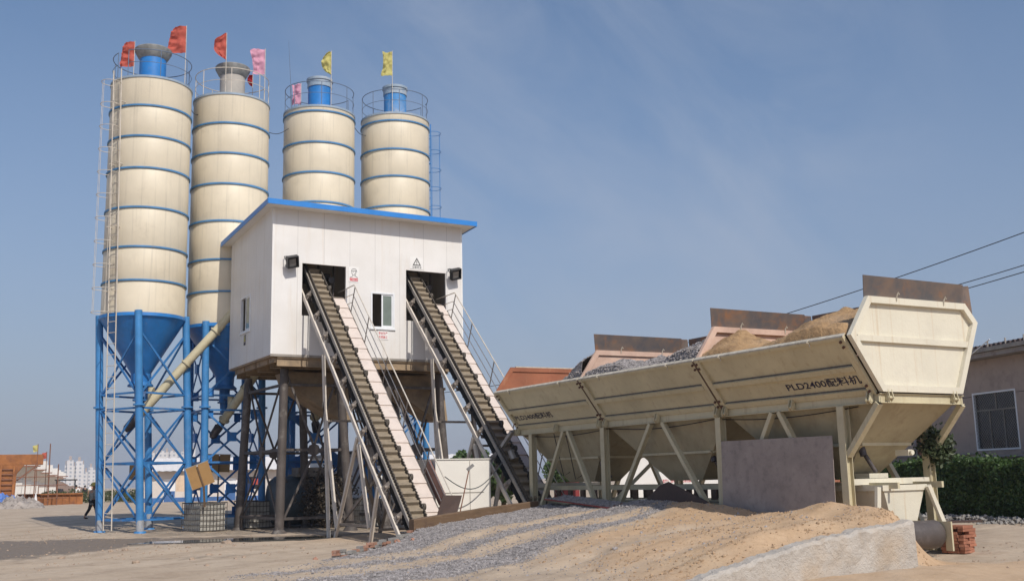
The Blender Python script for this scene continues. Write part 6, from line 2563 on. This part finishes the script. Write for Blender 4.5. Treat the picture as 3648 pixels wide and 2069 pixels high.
# the row of white precast girders going away
girder_t = None
for i in range(7):
    D = 112 + i * 17
    px = (100, 116, 130, 143, 151, 158, 164)[i]
    c, fw_ = at(px, D)
    rt_ = V(fw_.y, -fw_.x, 0)
    sc_ = 1.0
    htop = (4.5, 4.4, 4.3, 4.2, 4.2, 4.2, 4.2)[i]
    lb = ('nearest white precast girder behind the rusty formwork', 'second white precast girder in the receding row', 'third white precast girder in the receding row',
          'fourth white precast girder, middle of the receding row', 'fifth white precast girder in the receding row', 'sixth white precast girder, last but one in the row', 'farthest and smallest white precast girder')[i]
    t = thing('precast_girder', c, lb, 'girder', 'white precast girders in a row')
    m = MB()
    q = lambda r, z, d=0: c + rt_ * r + fw_ * d + V(0, 0, z)
    hh = htop
    m.prism([q(-9, hh - .9), q(0, hh - .9), q(0, hh), q(-9, hh)], fw_ * 3.2)
    m.build('top_flange', 'girder', t)
    m = MB()
    m.prism([q(-9, hh - .901, 1.3), q(-.25, hh - .901, 1.3), q(-1.5, hh - 2.0, 1.3), q(-1.7, .1, 1.3), q(-9, .1, 1.3)], fw_ * 2.4)
    m.prism([q(-9, hh - .901, .02), q(-.12, hh - .901, .02), q(-1.5, hh - 1.95, 1.29), q(-9, hh - 1.95, 1.29)], V(0, 0, .0) + fw_ * .02)
    m.build('web', 'girder', t)
    m = MB()
    m.beam(q(-6, hh - .96, -.06), q(-.05, hh - .96, -.06), .1, .12)
    m.build('soffit_edge', 'rustpole', t)

c, fw = at(112, 104)
rt = V(fw.y, -fw.x, 0)
for i, (r, d, z, l, lb) in enumerate(((0, 0, 0, 5.4, 'rusty steel beam lying on the ground, upper and longer of the two'), (1.9, -1.8, -.05, 3.4, 'shorter rusty steel beam lying in front on the ground'))):
    m = MB()
    o_ = c + rt * (r - 2.2) + fw * d + V(0, 0, z)
    m.frame_box(o_, rt * l, fw * .5, V(0, 0, .06))
    m.frame_box(o_ + fw * .2 + V(0, 0, .06), rt * l, fw * .1, V(0, 0, .85))
    m.frame_box(o_ + V(0, 0, .91), rt * l, fw * .5, V(0, 0, .06))
    for k in range(6):
        m.frame_box(o_ + rt * (l * k / 6 + .1) + fw * .03 + V(0, 0, .06), rt * .03, fw * .17, V(0, 0, .85))
    m.solo('steel_beam', 'rustform', lb, 'steel beam', 'rusty beams at the far left')


def tarp(px, D, w, h, mat, label, seed, dep=1.6):
    c, fw = at(px, D)
    rt = V(fw.y, -fw.x, 0)
    n1, n2 = 30, 16
    P, F = [], []
    for i in range(n1 + 1):
        for j in range(n2 + 1):
            u, v = i / n1 * 2 - 1, j / n2 * 2 - 1
            e = max(0, 1 - u * u) ** .5 * max(0, 1 - v * v) ** .4
            z = h * e * (.65 + .7 * mnoise.noise(V(u * 3 + seed, v * 3, seed)) + .35 * mnoise.noise(V(u * 9, v * 7, seed)))
            P.append(c + rt * (u * w / 2) + fw * (v * dep) + V(0, 0, max(z, -.02)))
    for i in range(n1):
        for j in range(n2):
            a = i * (n2 + 1) + j
            F.append((a, a + n2 + 1, a + n2 + 2, a + 1))
    m = MB()
    m.add(P, F)
    m.solo('tarpaulin_pile', mat, label, 'tarpaulin', smooth=True)


tarp(12, 92, 2.6, 1.15, 'bluesheet', 'crumpled blue tarpaulin at the far left edge', 2)
tarp(38, 88, 4.2, .95, 'greytarp', 'dark heap of grey and brown tarpaulin in front of the rusty beams', 5)
c, fw = at(91, 90)
m = MB()
m.lathe([(.22, 0), (.02, 1.1), (0, 1.1)], c, 14)
m.solo('traffic_cone', 'white', 'pale upright cone beside the dark tarpaulin heap', 'cone')

for px, D, zt, mt, lb in ((113, 108, 4.72, 'red', 'small red flag on a pole above the white girders'), (90, 100, 5.10, 'yellow', 'small yellow flag on top of the rusty formwork')):
    c, fw = at(px, D)
    rt = V(fw.y, -fw.x, 0)
    t = thing('flag', c, lb, 'flag', 'flags at the far left')
    m = MB()
    m.tube(c, c + V(0, 0, zt + .05), .03, None, 6)
    m.build('pole', 'rustpole', t)
    P, F = [], []
    for i in range(9):
        for j in range(9):
            u, v = i / 8, j / 8
            P.append(c - rt * (u * .42 * (1 - .2 * v)) + fw * (.08 * u * math.sin(6 * v + 4 * u)) + V(0, 0, zt - v * .55 - u * .10))
    for i in range(8):
        for j in range(8):
            F.append((i * 9 + j, i * 9 + 9 + j, i * 9 + 10 + j, i * 9 + j + 1))
    m = MB()
    m.add(P, F)
    m.build('cloth', mt, t, True)
c, fw = at(168 * .7, 110)
for px, D, h, lb in ((121, 106, 5.4, 'tall thin scaffold pole in front of the white girders'),):
    c, fw = at(px, D)
    m = MB()
    m.tube(c, c + V(0, 0, h), .05, None, 6)
    m.solo('scaffold_pole', 'rustpole', lb, 'pole')

# roadside stall
c, fw = at(165, 122)
rt = V(fw.y, -fw.x, 0)
t = thing('roadside_stall', c, 'small dark-roofed open stall beside the dirt road', 'stall')
for r in (-.9, .9):
    for d in (0, 1.2):
        m = MB()
        m.tube(c + rt * r + fw * d, c + rt * r + fw * d + V(0, 0, 2.2), .05, None, 6)
        m.build('post', 'black', t)
m = MB()
m.frame_box(c - rt * 1.1 - fw * .2 + V(0, 0, 2.2), rt * 2.2, fw * 1.6, V(0, 0, .12))
m.build('roof', 'black', t)
m = MB()
m.frame_box(c - rt * 2.6 + V(0, 0, .0), rt * 1.9, fw * .9, V(0, 0, .75))
m.frame_box(c - rt * 2.6 + V(0, 0, .75), rt * 1.9, fw * .9, V(0, 0, .05))
m.build('counter', 'dusty_brown', t)
m = MB()
for r in (-2.6, -1.8, -.9):
    m.tube(c + rt * r - fw * .3, c + rt * r - fw * .3 + V(0, 0, 1.7), .04, None, 6)
m.tube(c - rt * 2.6 - fw * .3 + V(0, 0, 1.6), c - rt * .9 - fw * .3 + V(0, 0, 1.6), .04, None, 6)
m.build('rack', 'rustpole', t)

# brown dirt bank in the distance and dark field edge
c, fw = at(190, 230)
rt = V(fw.y, -fw.x, 0)
n1, n2 = 60, 20
P, F = [], []
for i in range(n1 + 1):
    for j in range(n2 + 1):
        u, v = i / n1 * 2 - 1, j / n2 * 2 - 1
        prof = np.interp(u, [-1, -.7, -.3, .1, .45, 1], [5.5, 5.0, 4.0, 2.0, .9, 0])
        z = prof * max(0, 1 - v * v) * (.9 + .25 * mnoise.noise(V(u * 8, v * 4, 2)))
        P.append(c + rt * (u * 14 - 2) + fw * (v * 16) + V(0, 0, z - .05))
for i in range(n1):
    for j in range(n2):
        a = i * (n2 + 1) + j
        F.append((a, a + n2 + 1, a + n2 + 2, a + 1))
m = MB()
m.add(P, F)
MAT['bank'] = paint('brown_earth_bank', (.27, .175, .125), .95, .2, .2, (.2, .13, .09), .6, .5, .5)
tag(m.build('dirt_bank', 'bank', None, True), kind='structure')

rs = np.random.RandomState(17)
c, fw = at(300, 108)
rt = V(fw.y, -fw.x, 0)
n = 5000
u, d = rs.uniform(-7, 6, n), rs.uniform(0, 10, n)
pc = np.array(c)[None] + u[:, None] * np.array(rt) + d[:, None] * np.array(fw)
pc[:, 2] = H(c.x, c.y) + rs.rand(n) * 1.1 * (.4 + fbm(u * .5, d * .5, 3))
P, F = leaf_cloud(pc, .12, 8)
tag(np_obj('weeds', P, F, ['weeds']), 'dusty green weeds beyond the dirt road', 'weeds', kind='stuff')

# ------------------------------------------------------------------ barracks with the white corrugated roof
pa, fa = at(350, 100)
pb_, fb = at(1330, 106)
dv = (pb_ - pa)
Lb = dv.length
dv = dv.normalized()
nf = V(dv.y, -dv.x, 0)       # towards the camera
if nf.dot(pa) > 0:
    nf = -nf
zg = .25
t = thing('barracks', pa, 'long low site barracks with white corrugated roof behind the silo legs', 'building')
holes = []
u = 2.0
doors, wins = [], []
while u < Lb - 4:
    doors.append((u, u + 1.0))
    wins.append((u + 1.8, u + 3.2))
    u += 5.2
O = V(pa.x, pa.y, zg)
m = MB()
m.wall(O, dv * Lb, V(0, 0, 2.7), nf, .2, [(a, bb, .02, 2.05) for a, bb in doors] + [(a, bb, 1.0, 2.1) for a, bb in wins])
m.wall(O + dv * .2, -nf * 6, V(0, 0, 2.7), -dv, .2)
m.build('wall', 'barrack', t)
for a, bb in doors:
    m = MB()
    m.frame_box(O + dv * a - nf * .08 + V(0, 0, .02), dv * (bb - a), V(0, 0, 2.03), -nf * .05)
    dr = m.build('door', 'winframe', t)
    m = MB()
    m.frame_box(O + dv * (a + .04) - nf * .06 + V(0, 0, .03), dv * (bb - a - .08), V(0, 0, .95), -nf * .019)
    m.build('kick_panel', 'barrackblue', dr)
for a, bb in wins:
    m = MB()
    m.frame_box(O + dv * a - nf * .08 + V(0, 0, 1.0), dv * (bb - a), V(0, 0, 1.1), -nf * .05)
    m.build('window', 'darkglass', t)
m = MB()
prev = 0
for a, bb in doors + [(Lb, Lb)]:
    m.frame_box(O + dv * prev + nf * .002, dv * (a - prev), V(0, 0, .42), nf * .02)
    prev = bb
m.build('blue_skirting', 'barrackblue', t)
P, F = [], []
n = int((Lb + 1) / .3)
for i in range(n + 1):
    uu = -.5 + i * .3
    oz = .022 if i % 2 else -.022
    P += [O + dv * uu + nf * .8 + V(0, 0, 2.72 + oz), O + dv * uu - nf * 3.2 + V(0, 0, 3.95 + oz), O + dv * uu - nf * 7.0 + V(0, 0, 2.75 + oz)]
for i in range(n):
    for k in range(2):
        F.append((i * 3 + k, i * 3 + 3 + k, i * 3 + 4 + k, i * 3 + 1 + k))
m = MB()
m.add(P, F)
m.build('roof', 'corr', t)
for px, D, z, w, h, mt, lb in ((455, 96, .9, .9, 1.35, 'cloth_tan', 'pale cream sheet hung to dry in front of the barracks'),
                               (598, 92, 1.0, .5, .75, 'tee', 'white shirt hung to dry before the barracks'),
                               (640, 92, 1.35, .55, .5, 'red', 'orange-red cloth hung to dry beside the white shirt')):
    if mt == 'cloth_tan' and mt not in MAT:
        MAT[mt] = paint('cream_cloth', (.66, .50, .36), .9, .1, 3.)
    c, fw = at(px, D)
    rt = V(fw.y, -fw.x, 0)
    P, F = [], []
    for i in range(11):
        for j in range(9):
            uu, v = i / 10, j / 8
            P.append(c + rt * ((uu - .5) * w) + fw * (.06 * math.sin(uu * 9 + 2 * v)) + V(0, 0, z + h * (1 - v)))
    for i in range(10):
        for j in range(8):
            F.append((i * 9 + j, i * 9 + 9 + j, i * 9 + 10 + j, i * 9 + j + 1))
    m = MB()
    m.add(P, F)
    m.solo('hanging_laundry', mt, lb, 'laundry', 'laundry drying before the barracks', True)


# ------------------------------------------------------------------ far apartment blocks
def tower_block(px0, px1, D, top_px_y, label, steps):
    p0, f0 = at(px0, D)
    p1, _ = at(px1, D)
    d = (p1 - p0)
    L = d.length
    d.normalize()
    # height from the picture
    v = CM.to_3x3() @ V(((px0 + px1) / 2 - 1283.5) / 2660, -(top_px_y - 728) / 2660, -1.)
    hgt = 1.65 + v.z / math.hypot(v.x, v.y) * D
    t = thing('apartment_block', p0, label, 'apartment block', 'far pale apartment blocks')
    t.rotation_euler = (0, 0, math.atan2(d.y, d.x))
    fw_ = V(0, 1, 0)
    m = MB()
    x = 0
    k = len(steps)
    for i, (w, fr, dp) in enumerate(steps):
        m.box((x, -dp, -1), (x + w * L, 12, hgt * fr))
        x += w * L
    a = m
    o = a.build('walls', 'farblock', None)
    o.parent = t
    m = MB()
    x = 0
    for i, (w, fr, dp) in enumerate(steps):
        m.box((x + w * L * .3, 2, hgt * fr), (x + w * L * .7, 8, hgt * fr + 3.2))
        x += w * L
    o = m.build('stair_heads', 'render', None)
    o.parent = t


tower_block(160, 209, 900, 1154, 'pale twin-topped apartment tower left of the leftmost silo ladder', [(.1, .85, 0), (.34, 1., 3), (.12, .8, 0), (.34, .97, 3), (.1, .86, 0)])
tower_block(208, 247, 950, 1172, 'lower pale apartment rows just left of the leftmost silo leg', [(.3, .8, 0), (.3, 1, 2), (.4, .9, 0)])
tower_block(374, 443, 900, 1131, 'white apartment slab between the leftmost silo legs', [(.2, .95, 0), (.3, 1, 3), (.2, .97, 0), (.3, 1., 3)])
tower_block(452, 487, 850, 1122, 'white apartment tower between the first two silos', [(.4, .9, 0), (.6, 1, 2)])
tower_block(120, 160, 1000, 1196, 'lowest pale apartment row, just right of the white girders', [(.5, 1, 0), (.5, .8, 2)])


# ------------------------------------------------------------------ trees beyond the shed
def tree(px, D, h, w, label, seed):
    c, fw = at(px, D)
    rs = np.random.RandomState(seed)
    t = thing('tree', c, label, 'tree', 'trees beyond the belts')
    m = MB()
    m.tube(c, c + V(0, 0, h * .6), .14, .06, 8)
    for i in range(6):
        a = rs.rand() * 6.28
        m.tube(c + V(0, 0, h * (.3 + .05 * i)), c + V(math.cos(a) * w * .35, math.sin(a) * w * .35, h * (.55 + .06 * i)), .05, .02, 6)
    m.build('trunk', 'bark', t)
    pc = []
    for k in range(16):
        q = rs.randn(3)
        q /= np.linalg.norm(q)
        cc = np.array([0, 0, h * .62]) + q * np.array([w * .36, w * .36, h * .28])
        rr = w * rs.uniform(.12, .22)
        e = rs.randn(170, 3)
        e /= np.linalg.norm(e, axis=1)[:, None]
        pc.append(cc + e * rr * (rs.rand(170, 1) ** .35))
    pc = np.concatenate(pc) + np.array(c)
    P, F = leaf_cloud(pc, .13, seed)
    np_obj('crown', P, F, ['tree'], t)


tree(1152, 62, 3.1, 1.5, 'small green tree above the white shed', 1)
tree(1208, 58, 3.0, 1.5, 'green tree right of the white shed, behind the right belt', 2)
tree(1262, 46, 2.7, 2.2, 'dark green tree low behind the right belt foot', 3)
tree(1425, 60, 3.0, 2.6, 'green tree partly hidden by the left hopper funnel', 4)


# ------------------------------------------------------------------ air
hzm = bpy.data.materials.new('pale_haze')
hzm.use_nodes = True
hn = hzm.node_tree.nodes
hn.clear()
ho = hn.new('ShaderNodeOutputMaterial')
hv = hn.new('ShaderNodeVolumePrincipled')
hv.inputs['Color'].default_value = (.80, .86, .95, 1)
hv.inputs['Density'].default_value = .00033
hzm.node_tree.links.new(hv.outputs['Volume'], ho.inputs['Volume'])
m = MB()
m.box((-3010, -3010, -1.5), (3010, 3010, 60))
hz = m.build('haze', hzm)
tag(hz, kind='stuff')
